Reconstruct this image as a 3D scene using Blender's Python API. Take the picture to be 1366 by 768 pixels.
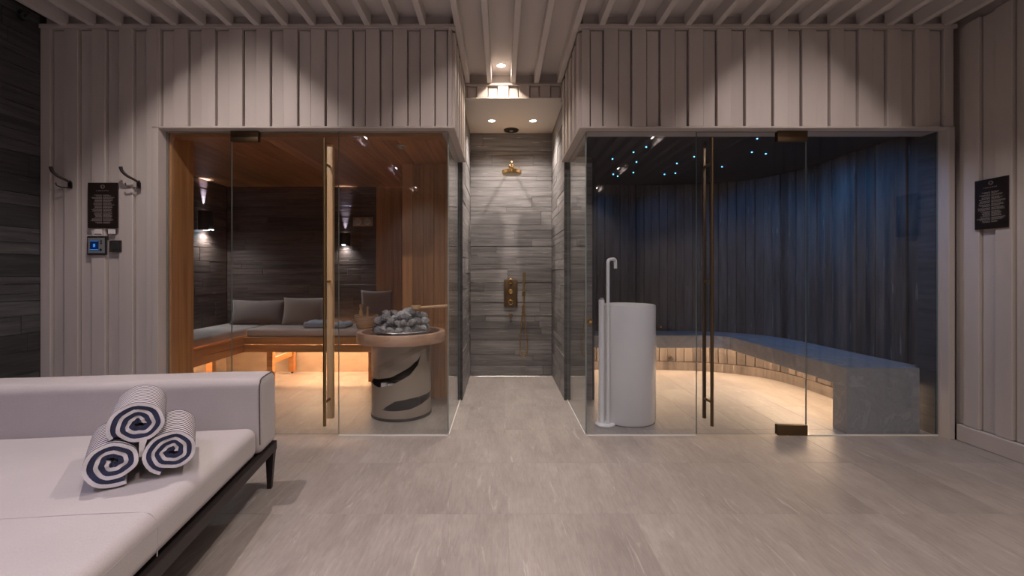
import bpy, bmesh, math, random
from mathutils import Vector, Matrix
random.seed(7)
SC = bpy.context.scene
COL = SC.collection
for o in list(bpy.data.objects):
    bpy.data.objects.remove(o)

# ------------------------------------------------------------------ camera
F, CX, CY, CAMH = 615.0, 669.0, 364.0, 1.16
cam = bpy.data.cameras.new('camera')
cam.sensor_width = 36.0
cam.lens = 36.0 * F / 1366.0
cam.shift_x = (683.0 - CX) / 1366.0
cam.shift_y = (CY - 384.0) / 1366.0
cam.clip_start = 0.02
camo = bpy.data.objects.new('camera', cam)
camo.location = (0, 0, CAMH)
camo.rotation_euler = (math.pi / 2, 0, 0)
COL.objects.link(camo)
SC.camera = camo

def at(px, py, Y):
    return Vector(((px - CX) * Y / F, Y, CAMH - (py - CY) * Y / F))

def onz(px, py, Z):
    Y = (CAMH - Z) * F / (py - CY)
    return at(px, py, Y)

# ------------------------------------------------------------------ world and exposure
w = bpy.data.worlds.new('world')
SC.world = w
w.use_nodes = True
w.node_tree.nodes['Background'].inputs[0].default_value = (0.55, 0.5, 0.6, 1)
w.node_tree.nodes['Background'].inputs[1].default_value = 0.02
SC.view_settings.view_transform = 'Standard'
SC.view_settings.look = 'None'
SC.view_settings.exposure = 0.0
SC.view_settings.gamma = 1.0
SC.view_settings.use_curve_mapping = False

# lamp powers and colours (the lamps themselves are built with their fixtures)
P_DOWN = 92.0          # ceiling downlights of the room
P_SHOWER = 95.0
P_SCONCE = 36.0
E_BENCH = 145.0        # LED strips under the benches
P_STEAM = 58.0
C_WARM = (1.0, 0.80, 0.64)
C_ROOM = (1.0, 0.85, 0.79)
C_COOL = (0.78, 0.71, 1.0)

# ------------------------------------------------------------------ node helpers
class NT:
    def __init__(s, name):
        s.m = bpy.data.materials.new(name)
        s.m.use_nodes = True
        s.t = s.m.node_tree
        s.t.nodes.clear()
        s.out = s.t.nodes.new('ShaderNodeOutputMaterial')
    def n(s, typ, **kw):
        nd = s.t.nodes.new('ShaderNode' + typ)
        for k, v in kw.items():
            if k.startswith('i_'):
                nd.inputs[k[2:].replace('_', ' ')].default_value = v
            else:
                setattr(nd, k, v)
        return nd
    def l(s, a, b):
        s.t.links.new(a, b)

def c4(c):
    return (c[0], c[1], c[2], 1.0)

def principled(name, col, rough=0.5, metal=0.0, emit=None, estr=0.0, coat=0.0):
    t = NT(name)
    p = t.n('BsdfPrincipled')
    p.inputs['Base Color'].default_value = c4(col)
    p.inputs['Roughness'].default_value = rough
    p.inputs['Metallic'].default_value = metal
    p.inputs['Coat Weight'].default_value = coat
    if emit:
        p.inputs['Emission Color'].default_value = c4(emit)
        p.inputs['Emission Strength'].default_value = estr
    t.l(p.outputs[0], t.out.inputs[0])
    t.p = p
    return t

def streaky(name, dark, light, scale, rough=0.5, var=0.25, bump=0.15, fine=0.0, flecks=None, spec=0.5, detail=6.0):
    """stretched-noise material; every object gets its own offset and tone"""
    t = principled(name, dark, rough)
    tc = t.n('TexCoord'); oi = t.n('ObjectInfo')
    mp = t.n('Mapping'); mp.inputs['Scale'].default_value = scale
    mul = t.n('VectorMath', operation='MULTIPLY_ADD')
    cmb = t.n('CombineXYZ')
    for i in range(3):
        t.l(oi.outputs['Random'], cmb.inputs[i])
    mul.inputs[1].default_value = (37.0, 53.0, 71.0)
    t.l(cmb.outputs[0], mul.inputs[0]); t.l(tc.outputs['Object'], mp.inputs[0]); t.l(mp.outputs[0], mul.inputs[2])
    nz = t.n('TexNoise'); nz.inputs['Scale'].default_value = 1.0; nz.inputs['Detail'].default_value = detail
    nz.inputs['Roughness'].default_value = 0.62
    t.l(mul.outputs[0], nz.inputs['Vector'])
    rp = t.n('ValToRGB')
    rp.color_ramp.elements[0].position = 0.32; rp.color_ramp.elements[0].color = c4(dark)
    rp.color_ramp.elements[1].position = 0.70; rp.color_ramp.elements[1].color = c4(light)
    t.l(nz.outputs[0], rp.inputs[0])
    last = rp.outputs[0]
    if flecks:
        n2 = t.n('TexNoise'); n2.inputs['Scale'].default_value = 2.3; n2.inputs['Detail'].default_value = 4.0
        t.l(mul.outputs[0], n2.inputs['Vector'])
        r2 = t.n('ValToRGB')
        r2.color_ramp.elements[0].position = 0.66; r2.color_ramp.elements[0].color = (0, 0, 0, 1)
        r2.color_ramp.elements[1].position = 0.74; r2.color_ramp.elements[1].color = (1, 1, 1, 1)
        t.l(n2.outputs[0], r2.inputs[0])
        mx = t.n('MixRGB'); mx.inputs[2].default_value = c4(flecks)
        t.l(r2.outputs[0], mx.inputs[0]); t.l(last, mx.inputs[1])
        last = mx.outputs[0]
    mr = t.n('MapRange'); mr.inputs[3].default_value = 1.0 - var; mr.inputs[4].default_value = 1.0 + var
    t.l(oi.outputs['Random'], mr.inputs[0])
    hv = t.n('HueSaturation'); t.l(mr.outputs[0], hv.inputs['Value']); t.l(last, hv.inputs['Color'])
    t.l(hv.outputs[0], t.p.inputs['Base Color'])
    t.p.inputs['Specular IOR Level'].default_value = spec
    bp = t.n('Bump'); bp.inputs['Strength'].default_value = bump; bp.inputs['Distance'].default_value = 0.01
    t.l(nz.outputs[0], bp.inputs['Height']); t.l(bp.outputs[0], t.p.inputs['Normal'])
    return t

def fabric(name, a, b, scale=260.0, rough=0.85, sheen=0.25):
    t = principled(name, a, rough)
    tc = t.n('TexCoord')
    nz = t.n('TexNoise'); nz.inputs['Scale'].default_value = scale; nz.inputs['Detail'].default_value = 2.0
    n2 = t.n('TexNoise'); n2.inputs['Scale'].default_value = 3.0; n2.inputs['Detail'].default_value = 3.0
    t.l(tc.outputs['Object'], nz.inputs['Vector']); t.l(tc.outputs['Object'], n2.inputs['Vector'])
    ad = t.n('Math', operation='ADD'); t.l(nz.outputs[0], ad.inputs[0]); t.l(n2.outputs[0], ad.inputs[1])
    mr = t.n('MapRange'); mr.inputs[1].default_value = 0.6; mr.inputs[2].default_value = 1.4
    t.l(ad.outputs[0], mr.inputs[0])
    mx = t.n('MixRGB'); mx.inputs[1].default_value = c4(a); mx.inputs[2].default_value = c4(b)
    t.l(mr.outputs[0], mx.inputs[0]); t.l(mx.outputs[0], t.p.inputs['Base Color'])
    t.p.inputs['Sheen Weight'].default_value = sheen
    bp = t.n('Bump'); bp.inputs['Strength'].default_value = 0.12; bp.inputs['Distance'].default_value = 0.004
    t.l(ad.outputs[0], bp.inputs['Height']); t.l(bp.outputs[0], t.p.inputs['Normal'])
    return t

def glass(name, tint):
    t = NT(name)
    lw = t.n('LayerWeight'); lw.inputs[0].default_value = 0.5
    pw = t.n('Math', operation='POWER'); pw.inputs[1].default_value = 5.0
    ma = t.n('Math', operation='MULTIPLY_ADD'); ma.inputs[1].default_value = 0.955; ma.inputs[2].default_value = 0.045
    t.l(lw.outputs['Facing'], pw.inputs[0]); t.l(pw.outputs[0], ma.inputs[0])
    tr = t.n('BsdfTransparent'); tr.inputs[0].default_value = c4(tint)
    gl = t.n('BsdfGlossy'); gl.inputs[0].default_value = (1, 1, 1, 1); gl.inputs['Roughness'].default_value = 0.0
    mx = t.n('MixShader')
    t.l(ma.outputs[0], mx.inputs[0]); t.l(tr.outputs[0], mx.inputs[1]); t.l(gl.outputs[0], mx.inputs[2])
    t.l(mx.outputs[0], t.out.inputs[0])
    return t

M = {}
M['paint'] = streaky('warm_grey_painted_board', (0.50, 0.455, 0.43), (0.56, 0.51, 0.485), (6, 6, 0.8), 0.55, 0.05, 0.04).m
M['paint_plain'] = principled('warm_grey_paint', (0.50, 0.455, 0.43), 0.6).m
M['ceil'] = principled('pale_ceiling_paint', (0.62, 0.58, 0.56), 0.65).m
M['white_ceil'] = principled('white_plaster', (0.66, 0.62, 0.58), 0.6).m
M['stone'] = streaky('grey_split_stone', (0.12, 0.113, 0.113), (0.26, 0.245, 0.238), (2.2, 2.2, 34), 0.5, 0.28, 0.25, flecks=(0.46, 0.44, 0.42)).m
M['stone_dark'] = streaky('charcoal_split_stone', (0.03, 0.03, 0.031), (0.085, 0.085, 0.087), (2.2, 2.2, 34), 0.55, 0.45, 0.3, flecks=(0.12, 0.12, 0.115)).m
M['stone_brown'] = streaky('dark_brown_stone', (0.055, 0.033, 0.025), (0.15, 0.096, 0.076), (2.2, 2.2, 34), 0.45, 0.30, 0.25, flecks=(0.26, 0.18, 0.15)).m
M['grout'] = principled('dark_grout', (0.05, 0.047, 0.045), 0.9).m
def tile_material():
    t = principled('grey_beige_porcelain', (0.34, 0.31, 0.29), 0.40)
    tc = t.n('TexCoord'); oi = t.n('ObjectInfo'); cmb = t.n('CombineXYZ')
    for i in range(3): t.l(oi.outputs['Random'], cmb.inputs[i])
    def layer(scale, dist, detail, lo, hi, rough=0.6):
        mp = t.n('Mapping'); mp.inputs['Scale'].default_value = scale
        mu = t.n('VectorMath', operation='MULTIPLY_ADD'); mu.inputs[1].default_value = (37.0, 53.0, 71.0)
        t.l(tc.outputs['Object'], mp.inputs[0]); t.l(cmb.outputs[0], mu.inputs[0]); t.l(mp.outputs[0], mu.inputs[2])
        nz = t.n('TexNoise'); nz.inputs['Scale'].default_value = 1.0; nz.inputs['Detail'].default_value = detail
        nz.inputs['Distortion'].default_value = dist; nz.inputs['Roughness'].default_value = rough
        t.l(mu.outputs[0], nz.inputs['Vector'])
        mr = t.n('MapRange'); mr.inputs[1].default_value = lo; mr.inputs[2].default_value = hi
        t.l(nz.outputs[0], mr.inputs[0])
        return mr.outputs[0]
    cloud = layer((5, 2.0, 1), 0.4, 4, 0.3, 0.7)
    grain = layer((75, 9, 1), 0.8, 5, 0.3, 0.7, 0.7)
    vein = layer((24, 2.6, 1), 1.2, 5, 0.60, 0.74, 0.65)
    a = t.n('MixRGB'); a.inputs[1].default_value = (0.27, 0.240, 0.220, 1); a.inputs[2].default_value = (0.36, 0.326, 0.303, 1)
    t.l(cloud, a.inputs[0])
    b = t.n('MixRGB', blend_type='MULTIPLY'); b.inputs[0].default_value = 1.0
    g = t.n('MapRange'); g.inputs[3].default_value = 0.84; g.inputs[4].default_value = 1.12
    t.l(grain, g.inputs[0]); t.l(a.outputs[0], b.inputs[1]); t.l(g.outputs[0], b.inputs[2])
    c = t.n('MixRGB'); c.inputs[2].default_value = (0.52, 0.485, 0.46, 1)
    vm = t.n('Math', operation='MULTIPLY'); vm.inputs[1].default_value = 0.75
    t.l(vein, vm.inputs[0]); t.l(vm.outputs[0], c.inputs[0]); t.l(b.outputs[0], c.inputs[1])
    mr = t.n('MapRange'); mr.inputs[3].default_value = 0.95; mr.inputs[4].default_value = 1.05
    t.l(oi.outputs['Random'], mr.inputs[0])
    hv = t.n('HueSaturation'); t.l(mr.outputs[0], hv.inputs['Value']); t.l(c.outputs[0], hv.inputs['Color'])
    t.l(hv.outputs[0], t.p.inputs['Base Color'])
    bp = t.n('Bump'); bp.inputs['Strength'].default_value = 0.06; bp.inputs['Distance'].default_value = 0.004
    t.l(grain, bp.inputs['Height']); t.l(bp.outputs[0], t.p.inputs['Normal'])
    return t.m
M['tile'] = tile_material()
M['floor_grout'] = principled('floor_grout', (0.36, 0.33, 0.31), 0.9).m
M['wood_z'] = streaky('cedar_upright', (0.30, 0.135, 0.05), (0.50, 0.25, 0.10), (28, 28, 1.3), 0.45, 0.2, 0.06).m
M['wood_y'] = streaky('cedar_ceiling', (0.26, 0.105, 0.038), (0.46, 0.205, 0.078), (26, 1.2, 26), 0.45, 0.2, 0.06).m
M['wood_x'] = streaky('cedar_bench', (0.30, 0.13, 0.042), (0.48, 0.235, 0.085), (2.0, 2.0, 30), 0.42, 0.12, 0.06).m
M['wood_pale'] = streaky('pale_alder', (0.60, 0.385, 0.21), (0.76, 0.53, 0.32), (14, 14, 2), 0.4, 0.08, 0.04).m
M['plank_steam'] = streaky('brown_grey_wood_look_tile', (0.05, 0.039, 0.033), (0.155, 0.123, 0.102), (16, 16, 1.6), 0.5, 0.30, 0.12, flecks=(0.30, 0.26, 0.23)).m
t = principled('grey_marble', (0.4, 0.39, 0.37), 0.25)
tc = t.n('TexCoord')
n1 = t.n('TexNoise'); n1.inputs['Scale'].default_value = 4.0; n1.inputs['Detail'].default_value = 10.0; n1.inputs['Distortion'].default_value = 1.4; n1.inputs['Roughness'].default_value = 0.65
t.l(tc.outputs['Object'], n1.inputs['Vector'])
rp = t.n('ValToRGB'); e = rp.color_ramp.elements
e[0].position = 0.30; e[0].color = (0.31, 0.30, 0.283, 1); e[1].position = 0.72; e[1].color = (0.50, 0.485, 0.46, 1)
k = e.new(0.50); k.color = (0.40, 0.388, 0.368, 1); k = e.new(0.525); k.color = (0.335, 0.324, 0.308, 1); k = e.new(0.55); k.color = (0.42, 0.405, 0.385, 1)
t.l(n1.outputs[0], rp.inputs[0]); t.l(rp.outputs[0], t.p.inputs['Base Color'])
M['marble'] = t.m
M['beige_lit_stone'] = streaky('beige_lit_stone', (0.33, 0.27, 0.21), (0.44, 0.37, 0.29), (4, 4, 8), 0.5, 0.05, 0.05).m  # brown wall stone lightened to beige, bench LED glow put into the colour
M['black_ceil'] = principled('black_ceiling', (0.006, 0.008, 0.014), 0.7).m
M['glass'] = glass('clear_glass', (0.965, 0.975, 0.965)).m
M['glass_steam'] = glass('blue_tinted_glass', (0.90, 0.925, 0.96)).m
M['glass_edge'] = principled('glass_edge', (0.22, 0.27, 0.26), 0.15).m
M['bronze'] = principled('brushed_bronze', (0.30, 0.21, 0.10), 0.32, 1.0).m
M['bronze_dark'] = principled('dark_bronze', (0.16, 0.11, 0.065), 0.4, 1.0).m
M['brass'] = principled('polished_brass', (0.72, 0.46, 0.19), 0.18, 1.0).m
M['steel'] = principled('brushed_steel', (0.62, 0.60, 0.57), 0.3, 1.0).m
M['channel'] = principled('pale_channel', (0.80, 0.77, 0.73), 0.4).m
M['sofa'] = fabric('pale_grey_upholstery', (0.43, 0.40, 0.405), (0.53, 0.495, 0.495)).m
M['piping'] = principled('dark_piping', (0.10, 0.09, 0.09), 0.8).m
M['sofa_metal'] = principled('dark_brown_metal', (0.026, 0.020, 0.020), 0.42, 0.3).m
M['white_terry'] = fabric('white_terry', (0.62, 0.60, 0.62), (0.78, 0.76, 0.78), 420).m
M['navy_terry'] = fabric('navy_terry', (0.012, 0.016, 0.05), (0.03, 0.038, 0.095), 420).m
M['pillow_grey'] = fabric('taupe_grey_linen', (0.32, 0.23, 0.185), (0.40, 0.295, 0.24)).m
M['pillow_brown'] = fabric('brown_grey_linen', (0.19, 0.13, 0.105), (0.25, 0.175, 0.145)).m
M['mattress'] = fabric('light_grey_pad', (0.33, 0.25, 0.21), (0.41, 0.315, 0.265)).m
M['grey_towel'] = fabric('blue_grey_terry', (0.25, 0.26, 0.31), (0.34, 0.35, 0.40), 380).m
M['basin'] = principled('white_glazed_ceramic', (0.86, 0.84, 0.81), 0.2, coat=0.3).m
M['white_metal'] = principled('white_enamel', (0.85, 0.84, 0.82), 0.3).m
M['stove'] = principled('taupe_powder_coat', (0.34, 0.285, 0.24), 0.36, 0.25).m
M['stove_dark'] = principled('black_stove_metal', (0.02, 0.02, 0.02), 0.4, 0.5).m
M['ring'] = streaky('pale_pink_beech', (0.42, 0.25, 0.165), (0.54, 0.34, 0.235), (6, 6, 26), 0.4, 0.02, 0.03).m
M['dark_glass'] = principled('dark_glass_top', (0.03, 0.022, 0.018), 0.06).m
M['rock'] = streaky('grey_sauna_stone', (0.18, 0.185, 0.20), (0.44, 0.45, 0.48), (3, 3, 3), 0.8, 0.40, 0.5).m
M['black'] = principled('matt_black', (0.014, 0.014, 0.015), 0.45).m
M['sign'] = principled('dark_brown_sign', (0.018, 0.012, 0.010), 0.35).m
M['print'] = principled('pale_print', (0.30, 0.27, 0.25), 0.6).m
M['switch'] = principled('graphite_switch', (0.035, 0.034, 0.034), 0.4).m
M['bezel'] = principled('silver_bezel', (0.30, 0.32, 0.33), 0.35, 0.4).m
M['screen'] = principled('lit_blue_screen', (0.004, 0.008, 0.03), 0.2, emit=(0.01, 0.05, 0.26), estr=0.14).m
M['screen_mark'] = principled('lit_screen_mark', (0.02, 0.1, 0.4), 0.3, emit=(0.06, 0.35, 1.0), estr=0.6).m
M['hook'] = principled('aged_pewter', (0.07, 0.06, 0.055), 0.35, 0.9).m
M['lamp_warm'] = principled('lamp_lens', (0.9, 0.85, 0.8), 0.4, emit=(1.0, 0.86, 0.72), estr=30.0).m
M['lamp_cool'] = principled('cool_lamp_lens', (0.9, 0.9, 0.95), 0.4, emit=(0.78, 0.88, 1.0), estr=14.0).m
M['led'] = principled('warm_led', (0.9, 0.8, 0.6), 0.5, emit=(1.0, 0.66, 0.39), estr=E_BENCH).m
M['star'] = principled('star_fibre', (0.5, 0.7, 1.0), 0.5, emit=(0.12, 0.52, 1.0), estr=9.0).m
M['wicker'] = streaky('wicker', (0.36, 0.20, 0.09), (0.60, 0.39, 0.21), (3, 3, 90), 0.6, 0.1, 0.5).m
M['sconce'] = principled('dark_sconce', (0.03, 0.02, 0.016), 0.5).m
M['back_wall'] = principled('taupe_rear_wall', (0.36, 0.335, 0.325), 0.7).m

# towel outside: fine navy and white rings around the roll
t = principled('striped_towel', (0.6, 0.6, 0.62), 0.9)
tc = t.n('TexCoord'); wv = t.n('TexWave', bands_direction='Y'); wv.inputs['Scale'].default_value = 12.0
wv.inputs['Distortion'].default_value = 0.25; wv.inputs['Detail'].default_value = 1.0
t.l(tc.outputs['Object'], wv.inputs['Vector'])
rp = t.n('ValToRGB'); rp.color_ramp.elements[0].position = 0.42; rp.color_ramp.elements[0].color = (0.012, 0.013, 0.04, 1)
rp.color_ramp.elements[1].position = 0.50; rp.color_ramp.elements[1].color = (0.66, 0.63, 0.64, 1)
t.l(wv.outputs[0], rp.inputs[0]); t.l(rp.outputs[0], t.p.inputs['Base Color'])
M['striped'] = t.m

# ------------------------------------------------------------------ geometry helpers
def new_mesh(name, verts, faces, mats, fmat=None, smooth=False):
    me = bpy.data.meshes.new(name)
    me.from_pydata([tuple(v) for v in verts], [], faces)
    if not isinstance(mats, (list, tuple)):
        mats = [mats]
    for m in mats:
        me.materials.append(M[m])
    if fmat:
        for p, i in zip(me.polygons, fmat):
            p.material_index = i
    if smooth:
        for p in me.polygons:
            p.use_smooth = True
    me.update()
    return me

def clean(me, angle=None):
    bm = bmesh.new(); bm.from_mesh(me)
    bmesh.ops.recalc_face_normals(bm, faces=bm.faces)
    bm.to_mesh(me); bm.free()
    if angle is not None:
        for p in me.polygons:
            p.use_smooth = True
        me.set_sharp_from_angle(angle=math.radians(angle))
    return me

def link(name, me, parent=None, loc=(0, 0, 0), rot=(0, 0, 0)):
    o = bpy.data.objects.new(name, me)
    COL.objects.link(o)
    o.location = loc; o.rotation_euler = rot
    if parent is not None:
        o.parent = parent
        if parent.get('kind') == 'structure':      # pieces of the setting are given in room coordinates
            o.location = Vector(loc) - parent.location
    return o

def tag(o, label=None, cat=None, group=None, kind=None):
    if label: o['label'] = label
    if cat: o['category'] = cat
    if group: o['group'] = group
    if kind: o['kind'] = kind
    return o

def thing(name, label, cat, loc=(0, 0, 0), rz=0.0, group=None):
    o = link(name, None, None, loc, (0, 0, rz))
    o.empty_display_size = 0.05
    return tag(o, label, cat, group)

CACHE = {}
def box_mesh(dx, dy, dz, mat, bev=0.0, seg=1):
    k = (round(dx, 4), round(dy, 4), round(dz, 4), mat, bev, seg)
    if k in CACHE:
        return CACHE[k]
    bm = bmesh.new()
    bmesh.ops.create_cube(bm, size=1.0)
    for v in bm.verts:
        v.co.x *= dx; v.co.y *= dy; v.co.z *= dz
    if bev > 0:
        bmesh.ops.bevel(bm, geom=list(bm.edges), offset=bev, segments=seg, affect='EDGES', profile=0.5)
    me = bpy.data.meshes.new('box'); bm.to_mesh(me); bm.free()
    me.materials.append(M[mat])
    if seg > 1:
        for p in me.polygons: p.use_smooth = True
        me.set_sharp_from_angle(angle=math.radians(40))
    CACHE[k] = me
    return me

def box(name, x0, x1, y0, y1, z0, z1, mat, parent=None, bev=0.0, seg=1):
    return link(name, box_mesh(x1 - x0, y1 - y0, z1 - z0, mat, bev, seg), parent,
                ((x0 + x1) / 2, (y0 + y1) / 2, (z0 + z1) / 2))

def lathe(prof, mat, n=48, close_top=True, close_bot=True, smooth=38, axis='Z'):
    vs, fs = [], []
    for r, z in prof:
        for i in range(n):
            a = 2 * math.pi * i / n
            vs.append((r * math.cos(a), r * math.sin(a), z))
    for j in range(len(prof) - 1):
        for i in range(n):
            k = (i + 1) % n
            fs.append((j * n + i, j * n + k, (j + 1) * n + k, (j + 1) * n + i))
    if close_bot: fs.append(tuple(range(n - 1, -1, -1)))
    if close_top: fs.append(tuple((len(prof) - 1) * n + i for i in range(n)))
    if axis == 'Y':      # front (+z of the profile) faces -Y
        vs = [(x, -z, y) for x, y, z in vs]
    elif axis == 'X':
        vs = [(z, x, y) for x, y, z in vs]
    me = new_mesh('lathe', vs, fs, mat)
    return clean(me, smooth)

def smooth_path(pts, sub=6):
    pts = [Vector(p) for p in pts]
    out = []
    for i in range(len(pts) - 1):
        p0 = pts[max(i - 1, 0)]; p1 = pts[i]; p2 = pts[i + 1]; p3 = pts[min(i + 2, len(pts) - 1)]
        for s in range(sub):
            u = s / sub
            out.append(0.5 * ((2 * p1) + (p2 - p0) * u + (2 * p0 - 5 * p1 + 4 * p2 - p3) * u * u + (3 * p1 - p0 - 3 * p2 + p3) * u ** 3))
    out.append(pts[-1])
    return out

def tube(pts, rad, mat, n=10, closed=False):
    pts = [Vector(p) for p in pts]
    m = len(pts)
    rads = rad if isinstance(rad, (list, tuple)) else [rad] * m
    vs, fs = [], []
    T0 = (pts[1] - pts[0]).normalized()
    ref = Vector((0, 0, 1)) if abs(T0.z) < 0.9 else Vector((1, 0, 0))
    nrm = T0.cross(ref).normalized()
    for i, p in enumerate(pts):
        if closed:
            T = (pts[(i + 1) % m] - pts[i - 1]).normalized()
        else:
            T = (pts[min(i + 1, m - 1)] - pts[max(i - 1, 0)]).normalized()
        nrm = (nrm - T * nrm.dot(T)).normalized()
        b = T.cross(nrm)
        for k in range(n):
            a = 2 * math.pi * k / n
            vs.append(p + (nrm * math.cos(a) + b * math.sin(a)) * rads[i])
    segs = m if closed else m - 1
    for i in range(segs):
        j = (i + 1) % m
        for k in range(n):
            q = (k + 1) % n
            fs.append((i * n + k, i * n + q, j * n + q, j * n + k))
    if not closed:
        fs.append(tuple(range(n - 1, -1, -1)))
        fs.append(tuple((m - 1) * n + k for k in range(n)))
    me = new_mesh('tube', vs, fs, mat)
    return clean(me, 50)

def prism(poly, z0, z1, mat):
    n = len(poly)
    vs = [(x, y, z0) for x, y in poly] + [(x, y, z1) for x, y in poly]
    fs = [tuple(range(n - 1, -1, -1)), tuple(range(n, 2 * n))]
    for i in range(n):
        j = (i + 1) % n
        fs.append((i, j, n + j, n + i))
    return clean(new_mesh('prism', vs, fs, mat))

def soft_box(dx, dy, dz, mat, r=0.04, puff=0.0, n=18, sag=0.0, seed=0):
    """rounded upholstered block, centred in x and y, base at z=0; puff lifts the top"""
    rng = random.Random(seed)
    ph = [rng.uniform(0, 6.3) for _ in range(6)]
    bm = bmesh.new()
    bmesh.ops.create_cube(bm, size=2.0)
    bmesh.ops.subdivide_edges(bm, edges=list(bm.edges), cuts=n, use_grid_fill=True)
    hx, hy, hz = dx / 2, dy / 2, dz / 2
    def warp(u, h):       # denser near the edges so the rounding is smooth
        a = abs(u); s = 1 if u >= 0 else -1
        flat = max(h - r, 0.0)
        return s * (flat * min(a / 0.6, 1.0) if a <= 0.6 else flat + (h - flat) * (a - 0.6) / 0.4)
    for v in bm.verts:
        u0, v0, w0 = v.co
        p = Vector((warp(u0, hx), warp(v0, hy), warp(w0, hz)))
        q = Vector((max(-hx + r, min(hx - r, p.x)), max(-hy + r, min(hy - r, p.y)), max(-hz + r, min(hz - r, p.z))))
        d = p - q
        if d.length > 1e-9:
            m = max(abs(d.x), abs(d.y), abs(d.z))
            p = q + d.normalized() * m
        u, vv = p.x / hx, p.y / hy
        if p.z > 0:
            k = p.z / hz
            p.z += puff * k * (1 - u ** 4) * (1 - vv ** 4)
            p.z += sag * k * (math.sin(u * 5 + ph[0]) * math.sin(vv * 4 + ph[1]) + 0.5 * math.sin(u * 9 + ph[2] + vv * 7))
        p.z += hz
        v.co = p
    me = bpy.data.meshes.new('soft_box'); bm.to_mesh(me); bm.free()
    me.materials.append(M[mat])
    for p in me.polygons: p.use_smooth = True
    return me

def pillow_mesh(wd, ht, th, mat, n=22):
    """throw pillow standing in the xz plane, base at z=0"""
    vs, fs = [], []
    for side in (1, -1):
        for j in range(n + 1):
            for i in range(n + 1):
                u = 2 * i / n - 1; v = 2 * j / n - 1
                e = max((1 - u * u) * (1 - v * v), 0) ** 0.42
                pin = 1 - 0.07 * (1 - abs(v) ** 2) * abs(u) ** 3
                pin2 = 1 - 0.07 * (1 - abs(u) ** 2) * abs(v) ** 3
                vs.append((u * pin * wd / 2, -side * th / 2 * e, ht / 2 + v * pin2 * ht / 2))
    N = (n + 1) ** 2
    for s in range(2):
        for j in range(n):
            for i in range(n):
                a = s * N + j * (n + 1) + i
                q = (a, a + 1, a + n + 2, a + n + 1)
                fs.append(q if s == 0 else q[::-1])
    me = new_mesh('pillow', vs, fs, mat, smooth=True)
    bm = bmesh.new(); bm.from_mesh(me)
    bmesh.ops.remove_doubles(bm, verts=bm.verts, dist=0.0005)
    bm.to_mesh(me); bm.free()
    return me

def pane(name, p0, p1, z0, z1, th, mat, parent):
    """glass sheet between plan points p0 and p1, cut edges in their own material"""
    a = Vector((p0[0], p0[1], 0)); b = Vector((p1[0], p1[1], 0))
    d = (b - a).normalized(); nn = Vector((-d.y, d.x, 0)) * th / 2
    vs = [a - nn, b - nn, b + nn, a + nn]
    V = [(v.x, v.y, z0) for v in vs] + [(v.x, v.y, z1) for v in vs]
    fs = [(0, 1, 5, 4), (2, 3, 7, 6), (1, 2, 6, 5), (3, 0, 4, 7), (4, 5, 6, 7), (3, 2, 1, 0)]
    me = new_mesh('pane', V, fs, [mat, 'glass_edge'], [0, 0, 1, 1, 1, 1])
    return link(name, clean(me), parent)

def spot(parent, loc, power, color, angle, blend=0.2, rad=0.02, rot=(0, 0, 0)):
    l = bpy.data.lights.new('lamp_light', 'SPOT')
    l.energy = power; l.color = color; l.spot_size = math.radians(angle); l.spot_blend = blend
    l.shadow_soft_size = rad
    o = bpy.data.objects.new('lamp_light', l); COL.objects.link(o)
    o.location = loc; o.rotation_euler = rot; o.parent = parent
    return o

# ------------------------------------------------------------------ dimensions
XL, XR, YB = -3.225, 3.178, -4.0
YF = 3.22                    # face of the proud boards
YR = 3.24                    # face of the recessed boards
YG = 3.295                   # glass plane
ZD, ZBEAM, ZTOP = 2.975, 2.883, 2.866
ZH = 2.172                   # underside of the headers
ZS = 2.752                   # shower ceiling
YS = 4.21                    # front of the shower walls
GL, GR = -0.383, 0.606       # side glass
XJL, XJR = -2.392, 3.114     # outer ends of the two openings

def structure(o, label, cat):
    return tag(o, label, cat, kind='structure')

# ------------------------------------------------------------------ floor
floor = structure(box('floor', XL - 0.1, XR + 0.1, YB, 5.75, -0.08, -0.0008, 'floor_grout'), 'grey beige stone-look tiled floor running through to the shower', 'floor')
TX, TY = 0.300, 0.598
tile_me = box_mesh(TX - 0.0012, TY - 0.0012, 0.012, 'tile', 0.0006)
def tile_cut(x0, x1, y0, y1):
    return box('tile', x0 + 0.0011, x1 - 0.0011, y0 + 0.0011, y1 - 0.0011, -0.012, 0.0, 'tile', floor)
ys = [2.222 + TY * k for k in range(-3, 7)]
k0 = -12
for j, y0 in enumerate(ys[:-1]):
    y1 = ys[j + 1]
    for i in range(k0, 11):
        x0 = 0.03 + TX * i; x1 = x0 + TX
        cx0, cx1, cy1 = max(x0, XL), min(x1, XR), min(y1, 5.60)
        if cx1 - cx0 < 0.02 or y0 > 5.6: continue
        if y0 > 4.3 and cx0 > -0.72 and cx1 < -0.35: continue
        if abs(cx1 - cx0 - TX) < 1e-6 and abs(cy1 - y1) < 1e-6:
            link('tile', tile_me, floor, ((x0 + x1) / 2, (y0 + y1) / 2, -0.006))
        else:
            tile_cut(cx0, cx1, y0, cy1)
box('tile_field', XL, XR, YB, ys[0] - 0.001, -0.012, 0.0, 'tile', floor)

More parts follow.
